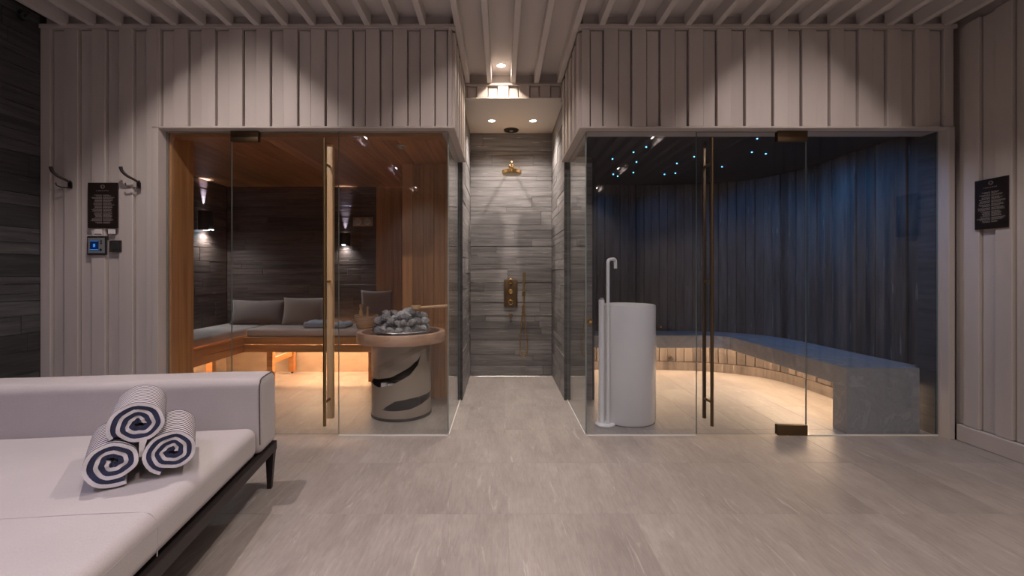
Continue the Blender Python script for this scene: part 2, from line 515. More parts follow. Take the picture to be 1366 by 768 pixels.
# ------------------------------------------------------------------ ceiling with beams
ceiling = structure(box('ceiling', XL - 0.1, XR + 0.1, YB, 4.35, ZD, ZD + 0.06, 'ceil'), 'pale painted ceiling with slim parallel beams', 'ceiling')
beams = [(-3.05 + 0.1924 * k, YR) for k in range(14)] + [(x, YS + 0.005) for x in (-0.308, -0.110, 0.105, 0.318, 0.524)] + [(0.70 + 0.2 * k, YR) for k in range(13)]
for x, ye in beams:
    box('beam', x - 0.021, x + 0.021, YB + 0.01, ye - 0.012, ZBEAM, ZD, 'ceil', ceiling, 0.002)

# ------------------------------------------------------------------ room walls
structure(box('wall_back', XL - 0.1, XR + 0.1, YB - 0.1, YB, -0.08, ZD + 0.06, 'back_wall'), 'plain taupe rear wall facing the glass rooms', 'wall')
wall_left = structure(box('wall_left', XL - 0.12, XL - 0.012, YB, 5.60, -0.08, ZD + 0.06, 'grout'), 'side wall clad in charcoal split stone strips', 'wall')
wall_right = structure(box('wall_right', XR + 0.048, XR + 0.14, YB, YF + 0.6, -0.08, ZD + 0.06, 'paint_plain'), 'side wall of warm grey alternating upright boards', 'wall')

def stone_fill(parent, plane, a0, a1, z0, z1, face, mat, rng, th=0.012, hmin=0.045, hmax=0.15, lmin=0.35, lmax=1.3, sgn=1):
    """courses of random height and length; plane 'x' faces +-x (runs along y), 'y' faces -y (runs along x)"""
    z = z0
    while z < z1 - 0.01:
        h = rng.choice([0.05, 0.065, 0.08, 0.1, 0.12, 0.15])
        h = min(max(h, hmin), hmax)
        if z + h > z1 - 0.03: h = z1 - z
        a = a0 - rng.uniform(0, 0.6)
        while a < a1 - 0.005:
            ln = rng.uniform(lmin, lmax)
            s, e = max(a, a0), min(a + ln, a1)
            if a1 - e < 0.06: e = a1
            a = a + ln if e < a1 else a1
            if e - s < 0.02: continue
            pr = rng.uniform(0, 0.005)
            g = 0.0012
            if plane == 'x':
                xs = (face, face + sgn * (th + pr))
                box('stone_strip', min(xs), max(xs), s + g, e - g, z + g, z + h - g, mat, parent, 0.0012)
            else:
                box('stone_strip', s + g, e - g, face - th - pr, face, z + g, z + h - g, mat, parent, 0.0012)
        z += h

stone_fill(wall_left, 'x', 1.3, YF - 0.002, 0.0, ZBEAM + 0.07, XL - 0.012, 'stone_dark', random.Random(3))
box('stone_field', XL - 0.012, XL, YB, 1.298, 0.0, ZD, 'stone_dark', wall_left)

# front wall: shells
wf1 = structure(box('wall_front', XL, XJL - 0.012, YR + 0.028, 3.42, -0.08, ZD, 'paint_plain'), 'warm grey board wall beside the sauna glass', 'wall')
wf2 = structure(box('wall_header_sauna', XJL - 0.012, -0.36, YR + 0.028, 3.42, ZH + 0.012, ZD, 'paint_plain'), 'warm grey upright boards above the sauna glass', 'wall')
wf3 = structure(box('wall_header_steam', 0.577, XR + 0.02, YR + 0.028, 3.42, ZH + 0.012, ZD, 'paint_plain'), 'warm grey upright boards above the steam room glass', 'wall')
wf4 = structure(box('wall_front_jamb', XJR + 0.003, XR + 0.02, YR + 0.028, 3.42, -0.08, ZH + 0.012, 'paint_plain'), 'narrow warm grey wall strip beside the steam room glass', 'wall')
wa1 = structure(box('wall_alcove_left', -0.43, -0.376, 3.42, YS + 0.012, ZH + 0.012, ZD, 'paint_plain'), 'boarded upper side of the shower passage next to the sauna', 'wall')
wa2 = structure(box('wall_alcove_right', 0.593, 0.645, 3.42, YS + 0.012, ZH + 0.012, ZD, 'paint_plain'), 'boarded upper side of the shower passage next to the steam room', 'wall')
wa3 = structure(box('wall_alcove_back', -0.36, 0.577, YS + 0.028, YS + 0.08, ZS, ZD, 'paint_plain'), 'short boarded wall above the shower ceiling', 'wall')

GV = 0.0085       # open groove beside every recessed board
def board_run(lo, hi, c0, per):
    k = math.floor((lo - c0) / per) - 1
    while c0 + k * per - per < hi:
        for c, wd, proud in ((c0 + k * per, per * 0.5, True), (c0 + (k + 0.5) * per, per * 0.5 - 2 * GV, False)):
            a, b = max(c - wd / 2, lo), min(c + wd / 2, hi)
            if b - a > 0.006:
                yield a, b, proud
        k += 1

def boards_x(parent, x0, x1, z0, z1, c0, per, fy=YF, ry=YR):
    """alternating proud and recessed upright boards on a wall facing -y; c0 = centre of one proud board"""
    for a, b, proud in board_run(x0, x1, c0, per):
        box('board', a, b, fy if proud else ry, ry + 0.030, z0, z1 if proud else z1 - 0.006, 'paint', parent, 0.0025 if proud else 0.001)

def boards_y(parent, y0, y1, z0, z1, c0, per, fx, rx):
    sg = 1 if rx > fx else -1
    for a, b, proud in board_run(y0, y1, c0, per):
        xs = sorted((fx if proud else rx, rx + sg * 0.030))
        box('board', xs[0], xs[1], a, b, z0, z1 if proud else z1 - 0.006, 'paint', parent, 0.0025 if proud else 0.001)

PL, CL0 = 0.1916, -3.009
PR, CR0 = 0.198, 0.766
boards_x(wf1, XL + 0.002, XJL - 0.012, 0.1, ZTOP, CL0, PL)
boards_x(wf2, XJL - 0.012, -0.348, ZH + 0.012, ZTOP, CL0, PL)
boards_x(wf3, 0.565, XR - 0.02, ZH + 0.012, ZTOP, CR0, PR)
boards_x(wf4, XJR + 0.012, XR - 0.02, 0.1, ZH + 0.011, CR0, PR)
boards_y(wa1, YF + 0.02, YS - 0.004, ZH + 0.012, ZTOP, 3.32, 0.192, -0.328, -0.348)
boards_y(wa2, YF + 0.02, YS - 0.004, ZH + 0.012, ZTOP, 3.32, 0.192, 0.545, 0.565)
boards_x(wa3, -0.345, 0.562, ZS + 0.004, ZTOP - 0.004, 0.016, 0.19, YS - 0.020, YS)
boards_y(wall_right, 1.2, YF - 0.002, 0.115, ZTOP, 3.12, 0.2, XR, XR + 0.02)
box('board_field', XR + 0.006, XR + 0.048, YB, 1.199, 0.115, ZD, 'paint', wall_right)

# trims along the tops, around the openings, skirting
def trim(n, x0, x1, y0, y1, z0, z1, label, mat='paint_plain', cat='trim'):
    o = box('trim_%d' % n, x0, x1, y0, y1, z0, z1, mat, None, 0.002)
    return structure(o, label, cat)
trim(1, XL + 0.002, -0.322, YF - 0.012, YR + 0.012, ZTOP + 0.001, ZBEAM + 0.012, 'slim top moulding above the sauna boards')
trim(2, 0.539, XR - 0.002, YF - 0.012, YR + 0.012, ZTOP + 0.001, ZBEAM + 0.012, 'slim top moulding above the steam room boards')
trim(3, -0.326, 0.543, YS - 0.030, YS + 0.008, ZTOP - 0.003, ZBEAM - 0.001, 'slim top moulding above the shower')
trim(4, XJL - 0.044, XJL - 0.002, YF - 0.008, YG + 0.02, 0.0, ZH + 0.010, 'upright casing at the wall end of the sauna opening')
trim(5, XJR + 0.004, XJR + 0.046, YF - 0.008, YG + 0.02, 0.0, ZH + 0.010, 'upright casing at the wall end of the steam opening')
trim(6, XJL - 0.044, -0.328, YF - 0.008, 3.42, ZH - 0.002, ZH + 0.011, 'painted soffit edge over the sauna glass')
trim(7, 0.545, XJR + 0.046, YF - 0.008, 3.42, ZH - 0.002, ZH + 0.011, 'painted soffit edge over the steam room glass')
trim(8, -0.425, -0.328, 3.42, YS, ZH - 0.002, ZH + 0.011, 'painted soffit over the side glass next to the sauna')
trim(9, 0.545, 0.640, 3.42, YS, ZH - 0.002, ZH + 0.011, 'painted soffit over the side glass next to the steam room')
structure(box('baseboard_right', XR - 0.014, XR + 0.02, 1.2, YF - 0.012, 0.0, 0.112, 'paint_plain', None, 0.004), 'painted skirting along the boarded side wall', 'baseboard')
structure(box('baseboard_front_right', XJR + 0.048, XR - 0.016, YF - 0.014, YR + 0.01, 0.0, 0.112, 'paint_plain', None, 0.004), 'short painted skirting beside the steam room glass', 'baseboard')
structure(box('baseboard_front_left', XL + 0.002, XJL - 0.046, YF - 0.014, YR + 0.01, 0.0, 0.098, 'paint_plain', None, 0.004), 'painted skirting below the sign wall', 'baseboard')

# ------------------------------------------------------------------ shower
ws_back = structure(box('wall_shower_back', -0.42, 0.84, 5.262, 5.35, -0.08, ZS + 0.05, 'grout'), 'shower end wall of grey stone strips', 'wall')
ws_left = structure(box('wall_shower_left', -0.42, -0.367, YS + 0.012, 5.262, -0.08, ZD, 'grout'), 'shower side wall of grey stone strips backing the sauna', 'wall')
ws_right = structure(box('wall_shower_right', 0.584, 0.83, YS + 0.012, 5.262, -0.08, ZD, 'grout'), 'shower side wall of grey stone strips backing the steam room', 'wall')
stone_fill(ws_back, 'y', -0.356, 0.572, 0.0, ZS, 5.262, 'stone', random.Random(11), lmin=0.45, lmax=1.5)
stone_fill(ws_left, 'x', YS + 0.014, 5.244, 0.0, ZS, -0.367, 'stone', random.Random(5), lmin=0.4, lmax=1.2, th=0.009)
stone_fill(ws_right, 'x', YS + 0.014, 5.244, 0.0, ZS, 0.584, 'stone', random.Random(6), lmin=0.4, lmax=1.2, th=0.009, sgn=-1)
stone_fill(ws_right, 'y', 0.636, 0.83, 0.0, ZH - 0.004, YS + 0.012, 'stone', random.Random(8), lmin=0.4, lmax=1.2, th=0.009)
box('end_trim', -0.419, -0.356, YS - 0.004, YS + 0.011, 0.0, ZH - 0.004, 'stone_dark', ws_left, 0.002)
box('end_trim', 0.572, 0.634, YS - 0.004, YS + 0.011, 0.0, ZH - 0.004, 'stone_dark', ws_right, 0.002)
cs = structure(box('ceiling_shower', -0.366, 0.583, YS + 0.081, 5.262, ZS, ZS + 0.06, 'white_ceil'), 'smooth white lowered ceiling over the shower', 'ceiling')
box('front_lip', -0.327, 0.544, YS - 0.022, YS + 0.081, ZS - 0.006, ZS + 0.002, 'white_ceil', cs)

# ------------------------------------------------------------------ sauna shell
YSB = 5.42
sl = structure(box('wall_sauna_back', XL, -0.62, YSB + 0.012, YSB + 0.1, -0.08, 2.3, 'grout'), 'dark brown stone wall behind the sauna bench', 'wall')
stone_fill(sl, 'y', XL, -1.47, 0.36, 2.17, YSB + 0.012, 'stone_brown', random.Random(21), lmin=0.5, lmax=1.6)
box('lit_stone_skirt', XL, -0.9, YSB - 0.004, YSB + 0.012, 0.0, 0.359, 'beige_lit_stone', sl)  # paler copy of the stone where the under-bench light falls
sleft = structure(box('wall_sauna_left', XL - 0.011, XL - 0.010, 3.42, YSB, 0.0, 2.17, 'grout'), 'dark brown stone side wall of the sauna with a lamp', 'wall')
stone_fill(sleft, 'x', 3.43, YSB - 0.018, 0.36, 2.17, XL - 0.010, 'stone_brown', random.Random(22), lmin=0.5, lmax=1.6)
box('lit_stone_skirt', XL - 0.009, XL + 0.006, 3.43, YSB - 0.02, 0.0, 0.359, 'beige_lit_stone', sleft)  # same lit stone colour along the lamp wall
# cedar upright boards right of the stone, on the end wall and on the stove recess
x = -1.468
while x < -0.92:
    box('wall_board', x + 0.001, min(x + 0.098, -0.905), YSB - 0.02, YSB + 0.012, 0.36, 2.17, 'wood_z', sl, 0.002)
    x += 0.099
wr = structure(box('wall_sauna_stove', -0.90, -0.62, 4.30, YSB + 0.1, 0.0, 2.3, 'grout'), 'cedar boarded wall behind the sauna stove', 'wall')
x = -0.918
while x < -0.45:
    box('wall_board', x + 0.001, min(x + 0.097, -0.43), 4.265, 4.299, 0.0, 2.17, 'wood_z', wr, 0.002)
    x += 0.098
structure(box('wall_sauna_side', -0.62, -0.421, 4.30, 5.0, -0.08, 2.3, 'grout'), 'hidden side wall between sauna and shower', 'wall')
y = 4.30
while y < YSB - 0.03:
    box('wall_board', -0.919, -0.901, y + 0.001, min(y + 0.099, YSB - 0.021), 0.0, 2.17, 'wood_z', wr, 0.002)
    y += 0.1
csa = structure(box('ceiling_sauna', XL, -0.43, 3.42, YSB, 2.192, 2.25, 'grout'), 'cedar plank ceiling inside the sauna', 'ceiling')
x = XL + 0.002
while x < -0.44:
    box('ceiling_board', x + 0.001, min(x + 0.109, -0.43), 3.422, YSB - 0.002, 2.172, 2.192, 'wood_y', csa, 0.002)
    x += 0.11
# wood lining of the opening
jl = structure(box('trim_10', XJL - 0.001, XJL + 0.016, YG + 0.022, 3.56, 0.0, ZH - 0.004, 'wood_z', None, 0.002), 'cedar jamb lining at the wall end of the sauna', 'trim')
structure(box('trim_11', XJL + 0.017, -0.43, YG + 0.03, 3.421, ZH - 0.030, ZH - 0.003, 'wood_x', None, 0.002), 'cedar head lining above the sauna glass', 'trim')
structure(box('wall_sauna_return', XL, XJL - 0.002, 3.421, 3.56, 0.0, 2.17, 'wood_z'), 'cedar inner face of the sauna front wall', 'wall')

# ------------------------------------------------------------------ steam room shell
wall_pts = [(0.86, 5.52), (1.4, 5.52), (1.95, 5.52), (2.5, 5.40), (2.88, 5.13), (3.03, 4.72), (3.06, 4.2), (3.085, 3.75), (3.112, 3.43)]
curve = [Vector((p.x, p.y)) for p in smooth_path([(x, y, 0) for x, y in wall_pts], 14)]
def offset_curve(cv, d):
    out = []
    for i, p in enumerate(cv):
        T = (cv[min(i + 1, len(cv) - 1)] - cv[max(i - 1, 0)]).normalized()
        out.append(p + Vector((-T.y, T.x)) * -d)      # positive d goes into the room
    return out
outer = offset_curve(curve, -0.10)
inner = offset_curve(curve, -0.03)
wst = structure(link('wall_steam', prism([tuple(p) for p in outer] + [tuple(p) for p in reversed(inner)], -0.08, 2.3, 'grout')), 'curved steam room wall of narrow dark upright strips', 'wall')
acc, nextd, per = 0.0, 0.0, 0.094
cum = [0.0]
for i in range(1, len(curve)):
    cum.append(cum[-1] + (curve[i] - curve[i - 1]).length)
def on_curve(s):
    for i in range(1, len(cum)):
        if cum[i] >= s:
            u = (s - cum[i - 1]) / (cum[i] - cum[i - 1])
            return curve[i - 1].lerp(curve[i], u), (curve[i] - curve[i - 1]).normalized()
    return curve[-1], (curve[-1] - curve[-2]).normalized()
rng = random.Random(31)
s = per / 2
k = 0
while s < cum[-1] - per * 0.4:
    p, T = on_curve(s)
    th = (0.022, 0.034, 0.026, 0.038, 0.020)[(k * 7) % 5]
    nn = Vector((T.y, -T.x))
    c = p + nn * (th / 2 - 0.03)
    link('wall_strip', box_mesh(per - 0.004, th, 2.11, 'plank_steam', 0.003), wst, (c.x, c.y, 0.105 + 2.11 / 2), (0, 0, math.atan2(T.y, T.x)))
    s += per; k += 1
pl_i = offset_curve(curve, 0.002)
link('plinth', prism([tuple(p) for p in inner] + [tuple(p) for p in reversed(pl_i)], 0.0, 0.10, 'plank_steam'), wst)
structure(box('wall_steam_side', 0.831, 0.85, YS + 0.013, 5.62, -0.08, 2.3, 'black_ceil'), 'dark inner face of the wall between shower and steam room', 'wall')
structure(box('wall_steam_end', 0.64, 0.85, 5.351, 5.62, -0.08, 2.3, 'black_ceil'), 'dark far corner wall of the steam room', 'wall')
cst = structure(box('ceiling_steam', 0.64, 3.19, 3.422, 5.64, 2.222, 2.29, 'black_ceil'), 'black steam room ceiling dotted with blue fibre stars', 'ceiling')
star_me = lathe([(0.006, 0.0), (0.005, -0.004), (0.002, -0.006)], 'star', 10)
for px, py in ((814, 178), (817, 212), (845, 203), (862, 196), (849, 216), (845, 230), (824, 235), (903, 218), (901, 231), (926, 209), (1010, 185), (1003, 203), (1110, 176)):
    p = onz(px, py, 2.219)
    if p.y < 3.45: p.y = 3.46
    link('star_light', star_me, cst, (p.x, p.y, 2.221))
# extra stars with aimed spots, added to tint the curved wall blue
for x, y, f, tx, ty in ((2.35, 3.62, 0.34, 3.07, 3.85), (2.35, 4.10, 0.32, 3.05, 4.35), (2.20, 4.60, 0.22, 2.95, 5.0), (1.75, 4.95, 0.10, 2.1, 5.5), (1.2, 4.95, 0.08, 1.2, 5.5)):
    link('star_light', star_me, cst, (x, y, 2.221))
    d = Vector((tx - x, ty - y, 1.25 - 2.205))
    sp_ = spot(cst, Vector((x, y, 2.205)) - cst.location, P_STEAM * f, (0.05, 0.36, 1.0), 110, 1.0, 0.004)
    sp_.rotation_euler = d.to_track_quat('-Z', 'Y').to_euler()

# ------------------------------------------------------------------ glass
def fixed(n, p0, p1, mat, label, z1=ZH + 0.0):
    r = thing('window_%d' % n, label, 'glass panel'); r['kind'] = 'structure'
    pane('pane', p0, p1, 0.008, z1 - 0.003, 0.010, mat, r)
    a = Vector((p0[0], p0[1], 0)); b = Vector((p1[0], p1[1], 0)); d = (b - a).normalized(); nn = Vector((-d.y, d.x, 0)) * 0.009
    poly = [a - nn, b - nn, b + nn, a + nn]
    link('base_channel', prism([(v.x, v.y) for v in poly], 0.0, 0.0075, 'channel'), r)
    return r
fixed(1, (XJL, YG), (-1.929, YG), 'glass', 'fixed glass pane between the cedar jamb and the sauna door')
fixed(2, (-1.161, YG), (GL, YG), 'glass', 'fixed glass pane in front of the sauna stove')
fixed(3, (GL, YG + 0.012), (GL, YS - 0.006), 'glass', 'side glass pane of the sauna along the shower passage')
fixed(4, (GR, YG), (1.391, YG), 'glass_steam', 'fixed glass pane in front of the white basin')
fixed(5, (2.178, YG), (XJR, YG), 'glass_steam', 'fixed glass pane in front of the marble bench end')
fixed(6, (GR, YG + 0.012), (GR, YS - 0.006), 'glass', 'side glass pane of the steam room along the shower passage')

def bar(name, x, y, z0, z1, mat, parent, sq=0.011, rnd=False):
    if rnd:
        return link(name, tube([(x, y, z0), (x, y, z1)], sq, mat, 16), parent)
    return box(name, x - sq, x + sq, y - sq, y + sq, z0, z1, mat, parent, 0.003, 2)

def glass_door(n, x0, x1, mat, hinge_x, label, bars, outer='bronze'):
    r = thing('door_%d' % n, label, 'glass door'); r['kind'] = 'structure'
    pane('pane', (x0, YG), (x1, YG), 0.010, ZH - 0.006, 0.010, mat, r)
    for z0, z1 in ((ZH - 0.078, ZH - 0.003), (0.006, 0.080)):
        h = box('hinge', hinge_x[0], hinge_x[1], YG - 0.024, YG - 0.0055, z0, z1, 'bronze_dark', r, 0.003, 2)
        box('hinge_plate', hinge_x[0] + 0.002, hinge_x[1] - 0.002, YG + 0.0055, YG + 0.02, z0 + 0.002, z1 - 0.002, 'bronze_dark', r, 0.003, 2)
    xo, xi = bars[0], bars[1]
    bar('handle_bar', xo, YG - 0.055, 0.085, 2.108, outer, r, 0.0115, True)
    bar('handle_bar', xi, YG + 0.060, 0.105, 2.09, bars[2], r, bars[3])
    for z in (0.25, 1.10, 1.93):
        so = link('standoff', tube([(xo, YG - 0.055, z), (xi, YG + 0.060, z)], 0.009, 'bronze', 12), r)
    return r
glass_door(1, -1.925, -1.165, 'glass', (-1.925, -1.728), 'clear glass sauna door with bronze bar and pale wood bar handles', (-1.243, -1.243, 'wood_pale', 0.021))
glass_door(2, 1.395, 2.174, 'glass_steam', (1.962, 2.174), 'clear glass steam room door with slim dark metal bar handles', (1.479, 1.475, 'bronze_dark', 0.011), 'bronze_dark')

# ------------------------------------------------------------------ ceiling downlights
ring_me = lathe([(0.034, 0.0), (0.042, 0.0), (0.042, -0.006), (0.034, -0.004)], 'white_metal', 28, False, False)
lens_me = lathe([(0.033, -0.001), (0.001, -0.0015)], 'lamp_warm', 24, True, True)
def downlight(x, y, z, label, power, color, angle, group, blend=1.0):
    t = thing('ceiling_downlight', label, 'downlight', (x, y, z), 0, group)
    link('rim', ring_me, t); link('lens', lens_me, t)
    spot(t, (0, 0, -0.008), power, color, angle, blend, 0.018)
    return t
for x, nm in ((-1.797, 'sauna'), (2.0, 'steam room')):
    for y in (2.24, 0.44, -1.35, -3.15):
        lab = ('round white downlight between beams in front of the %s boards' % nm) if y > 2 else 'added fill downlight between beams over the rear of the room'
        downlight(x, y, ZD, lab, P_DOWN * ((1.2 if x < 0 else 0.85) if y > 2 else 0.72 if y > 0 else 1.0), C_COOL if (x < 0 and -2 < y < 1) else C_ROOM, 165, 'ceiling downlights between the beams')
for y in (2.24, 0.44, -1.35, -3.15):
    downlight(-0.003, y, ZD, 'round white downlight between beams in the middle of the room' if y > 0 else 'added fill downlight between beams over the rear of the room', P_DOWN, C_ROOM, 160, 'ceiling downlights between the beams')  # the rear centre pair is added to lift the general light
downlight(-0.003, 4.03, ZD, 'lit downlight between beams just before the shower ceiling', P_DOWN * 0.36, C_WARM, 150, 'ceiling downlights between the beams')
for px in (656, 711):
    p = onz(px, 161, ZS)
    downlight(p.x, p.y, ZS, 'small bright downlight in the white shower ceiling', P_SHOWER, (1.0, 0.88, 0.80), 120, 'pair of shower downlights')

# ------------------------------------------------------------------ sofa
so = thing('daybed_sofa', 'pale grey upholstered daybed sofa with low back and dark metal legs', 'sofa', (-1.227, 2.52, 0), math.radians(8.0))
SW, SD = 1.70, 2.06
for nm, x0, x1, y0, y1 in (('side_rail', -0.028, 0.0, -SD, 0.0), ('side_rail', -SW, -SW + 0.028, -SD, 0.0), ('cross_rail', -SW + 0.029, -0.029, -0.028, 0.0), ('cross_rail', -SW + 0.029, -0.029, -SD, -SD + 0.028)):
    box(nm, x0, x1, y0, y1, 0.198, 0.248, 'sofa_metal', so, 0.003)
box('seat_base', -SW + 0.03, -0.03, -SD + 0.03, -0.03, 0.215, 0.244, 'sofa_metal', so)
def leg_mesh():
    vs = []
    for z, h, o in ((0.0, 0.011, -0.004), (0.198, 0.020, 0.0)):
        vs += [(-h + o, -h + o, z), (h + o, -h + o, z), (h + o, h + o, z), (-h + o, h + o, z)]
    fs = [(3, 2, 1, 0), (4, 5, 6, 7)] + [(i, (i + 1) % 4, 4 + (i + 1) % 4, 4 + i) for i in range(4)]
    return clean(new_mesh('leg', vs, fs, 'sofa_metal'))
lm = leg_mesh()
for x, y in ((-0.024, -0.024), (-SW + 0.024, -0.024), (-0.024, -SD + 0.03), (-SW + 0.024, -SD + 0.03)):
    link('leg', lm, so, (x, y, 0))
br = link('backrest', soft_box(SW, 0.225, 0.382, 'sofa', 0.038, 0.004, 22, 0.002, 4), so, (-SW / 2, -0.1125, 0.249))
# piping along both ends of the backrest
for sx in (-0.004, -SW + 0.004):
    pts = []
    for a in range(0, 91, 15):
        r = math.radians(a)
        pts.append((sx - 0.008 * (1 if sx > -1 else -1), -0.038 + 0.036 * math.sin(r) - 0.0, 0.593 + 0.034 * math.cos(r)))
    path = [(pts[0][0], -0.225 + 0.012, 0.30), (pts[0][0], -0.225 + 0.006, 0.56), (pts[0][0], -0.225 + 0.016, 0.612), (pts[0][0], -0.225 + 0.045, 0.6295), (pts[0][0], -0.045, 0.6295), (pts[0][0], -0.016, 0.612), (pts[0][0], -0.006, 0.56), (pts[0][0], -0.006, 0.29)]
    link('piping', tube(smooth_path([(p[0] + SW / 2, p[1] + 0.1125, p[2] - 0.249) for p in path], 5), 0.0032, 'piping', 8), br)
c1 = link('seat_cushion', soft_box(SW - 0.03, 1.825, 0.150, 'sofa', 0.045, 0.012, 26, 0.0018, 1), so, (-SW / 2, -0.226 - 0.9125, 0.248))
hw, yj = (SW - 0.03) / 2, 0.9125 - 0.835
link('seam', tube([(hw - 0.0012, -0.86, 0.106), (hw - 0.0012, 0.86, 0.106)], 0.0020, 'sofa', 6), c1)
link('seam', tube(smooth_path([(hw - 0.002, yj, 0.01), (hw - 0.0008, yj, 0.06), (hw - 0.0012, yj, 0.106), (hw - 0.014, yj, 0.139), (hw - 0.05, yj, 0.1535), (hw - 0.2, yj, 0.1595), (0.3, yj, 0.1618), (-0.3, yj, 0.1618), (-hw + 0.05, yj, 0.1535)], 5), 0.0018, 'sofa', 6), c1)

# ------------------------------------------------------------------ rolled towels on the sofa
def ribbon(r_in, r_out, turns, th, L, off, mats, seed, end_wob=0.003, a0=0.0, squash=0.93, tail=False, n=30):
    """spiral sheet of thickness th around the y axis; material 0 outside, 1 inside and ends"""
    rng = random.Random(seed)
    N = int(n * turns)
    ph = [rng.uniform(0, 6.28) for _ in range(4)]
    vs, fs, fm = [], [], []
    for i in range(N + 1):
        u = i / N
        a = a0 + 2 * math.pi * turns * u
        r = r_in + (r_out - r_in) * u + off + 0.0034 * math.sin(3 * a + ph[0]) * (1 - u) + 0.0015 * math.sin(7 * a + ph[1]) * (1 - 0.5 * u)
        y0 = -L / 2 + end_wob * math.sin(4.3 * a + ph[2]) + 0.012 * (1 - u); y1 = L / 2 + end_wob * math.sin(5.1 * a + ph[3]) - 0.012 * (1 - u)
        for rr in (r + th / 2, r - th / 2):
            x = rr * math.cos(a); z = rr * math.sin(a) * squash
            edge = 0.0035 if rr > r else -0.0035
            vs.append((x, y0, z)); vs.append((x, y1, z))
    for i in range(N):
        a, b = 4 * i, 4 * (i + 1)
        fs += [(a, b, b + 1, a + 1), (a + 2, a + 3, b + 3, b + 2), (a, a + 2, b + 2, b), (a + 1, b + 1, b + 3, a + 3)]
        fm += [0, 1, 1, 1]
    fs += [(0, 1, 3, 2), (4 * N, 4 * N + 2, 4 * N + 3, 4 * N + 1)]
    fm += [1, 1]
    me = new_mesh('roll', vs, fs, mats, fm)
    return clean(me, 50)
R_T = 0.092
def towel(x, y, z, rz, label, seed, a0, turns, tilt=0.0, outer='white', L=0.33):
    t = thing('rolled_towel', label, 'towel', (x, y, z), rz)
    p = 0.74 * R_T / turns
    off = 0.0
    tw = (R_T - 0.022) / turns * 0.5
    f = link('outer_sheet', ribbon(0.016, R_T - 0.006, turns, tw * 0.86, L, 0.0, ['striped', 'white_terry'], seed, a0=a0), t)
    g = link('lining_sheet', ribbon(0.016, R_T - 0.006, turns, tw * 1.10, L - 0.008, -tw, ['navy_terry', 'navy_terry'], seed, a0=a0), t)
    f.rotation_euler = (0, tilt, 0); g.rotation_euler = (0, tilt, 0)
    tag(f, 'white terry outside with fine navy stripes'); tag(g, 'navy terry inside')
    return t
ax = math.radians(36)
dirv = Vector((-math.sin(ax), math.cos(ax)))
def place(px, py, Y):
    return at(px, py, Y)
zs = 0.412
towel(-1.354 + dirv.x * 0.165, 1.600 + dirv.y * 0.165, zs + R_T * 0.93, ax + 0.03, 'rolled striped towel lying on the sofa seat, its loose end facing down', 3, 2.6, 2.4)
towel(-1.214 + dirv.x * 0.165, 1.712 + dirv.y * 0.165, zs + R_T * 0.93, ax - 0.05, 'rolled striped towel on the sofa seat with a wide white spiral end', 5, -0.10, 2.7)
towel(-1.300 + dirv.x * 0.165, 1.655 + dirv.y * 0.165, zs + R_T * 0.93 + 0.120, ax - 0.02, 'rolled striped towel lying on top of the two others', 9, -0.1, 2.6)

# ------------------------------------------------------------------ wall items by the sauna
def wall_item(px0, py0, px1, py1, Y=YF):
    a = at(px0, py0, Y); b = at(px1, py1, Y)
    return a.x, b.x, b.z, a.z
def sign(root, W, H, seed):
    """local: x right, y depth (front at -y), origin bottom centre"""
    rng = random.Random(seed)
    box('panel', -W / 2, W / 2, 0.0, 0.008, 0, H, 'sign', root, 0.001)
    y0, y1 = -0.0008, 0.0002
    e = []
    for i in range(6):
        a = math.pi / 6 + i * math.pi / 3
        e.append((0.0, 0.0, 0.0))
    ring = [(0.013 * math.cos(a * math.pi / 15), -0.0006, H - 0.028 + 0.013 * math.sin(a * math.pi / 15)) for a in range(30)]
    link('emblem', tube(ring, 0.0008, 'print', 5, True), root)
    hexa = [(0.0085 * math.cos(a * math.pi / 3), -0.0006, H - 0.028 + 0.0085 * math.sin(a * math.pi / 3)) for a in range(6)]
    link('emblem', tube(hexa, 0.0007, 'print', 5, True), root)
    # illegible print: a title of a few short words, then lines right- and left-aligned about the middle
    vs, fs = [], []
    def rect(x0, x1, z0, z1):
        b = len(vs)
        vs.extend([(x0, y0, z0), (x1, y0, z0), (x1, y0, z1), (x0, y0, z1)])
        fs.append((b, b + 1, b + 2, b + 3))
    x = -W * 0.22
    for wl in (2, 5, 2, 3, 4):
        for _ in range(wl):
            lw = rng.uniform(0.0026, 0.0042)
            rect(x, x + lw * 0.35, H - 0.0605, H - 0.054); rect(x, x + lw, H - 0.0555, H - 0.054)
            x += lw + 0.0013
        x += 0.0032
    z = H - 0.088
    for blk in ((2, .55), (2, .8), (3, .7), (3, .85), (3, .75), (3, .8), (6, .62), (3, .85), (2, .5)):
        for i in range(blk[0]):
            for sgn in (-1, 1):
                ln = W * 0.42 * min(1.0, blk[1] * rng.uniform(0.75, 1.15))
                xs = sorted((sgn * 0.004, sgn * (0.004 + ln)))
                # broken into words
                x = xs[0]
                while x < xs[1]:
                    wl = rng.uniform(0.006, 0.016)
                    rect(x, min(x + wl, xs[1]), z, z + 0.0028)
                    x += wl + 0.0018
            z -= 0.0062
        z -= 0.0042
    link('printed_text', new_mesh('print', vs, fs, 'print'), root)['kind'] = 'stuff'
x0, x1, z0, z1 = wall_item(117, 243.5, 157, 304, YF - 0.01)
sg = thing('information_sign', 'dark brown printed sign between two coat hooks on the board wall', 'sign', ((x0 + x1) / 2, YF - 0.010, z0))
sign(sg, x1 - x0, z1 - z0, 2)
WA = 3.095; WB = 2.90
sg2 = thing('information_sign', 'dark brown printed sign on the boarded side wall by the steam room', 'sign', (XR - 0.010, 2.985, 1.447), -math.pi / 2)
sign(sg2, 0.205, 0.325, 4)
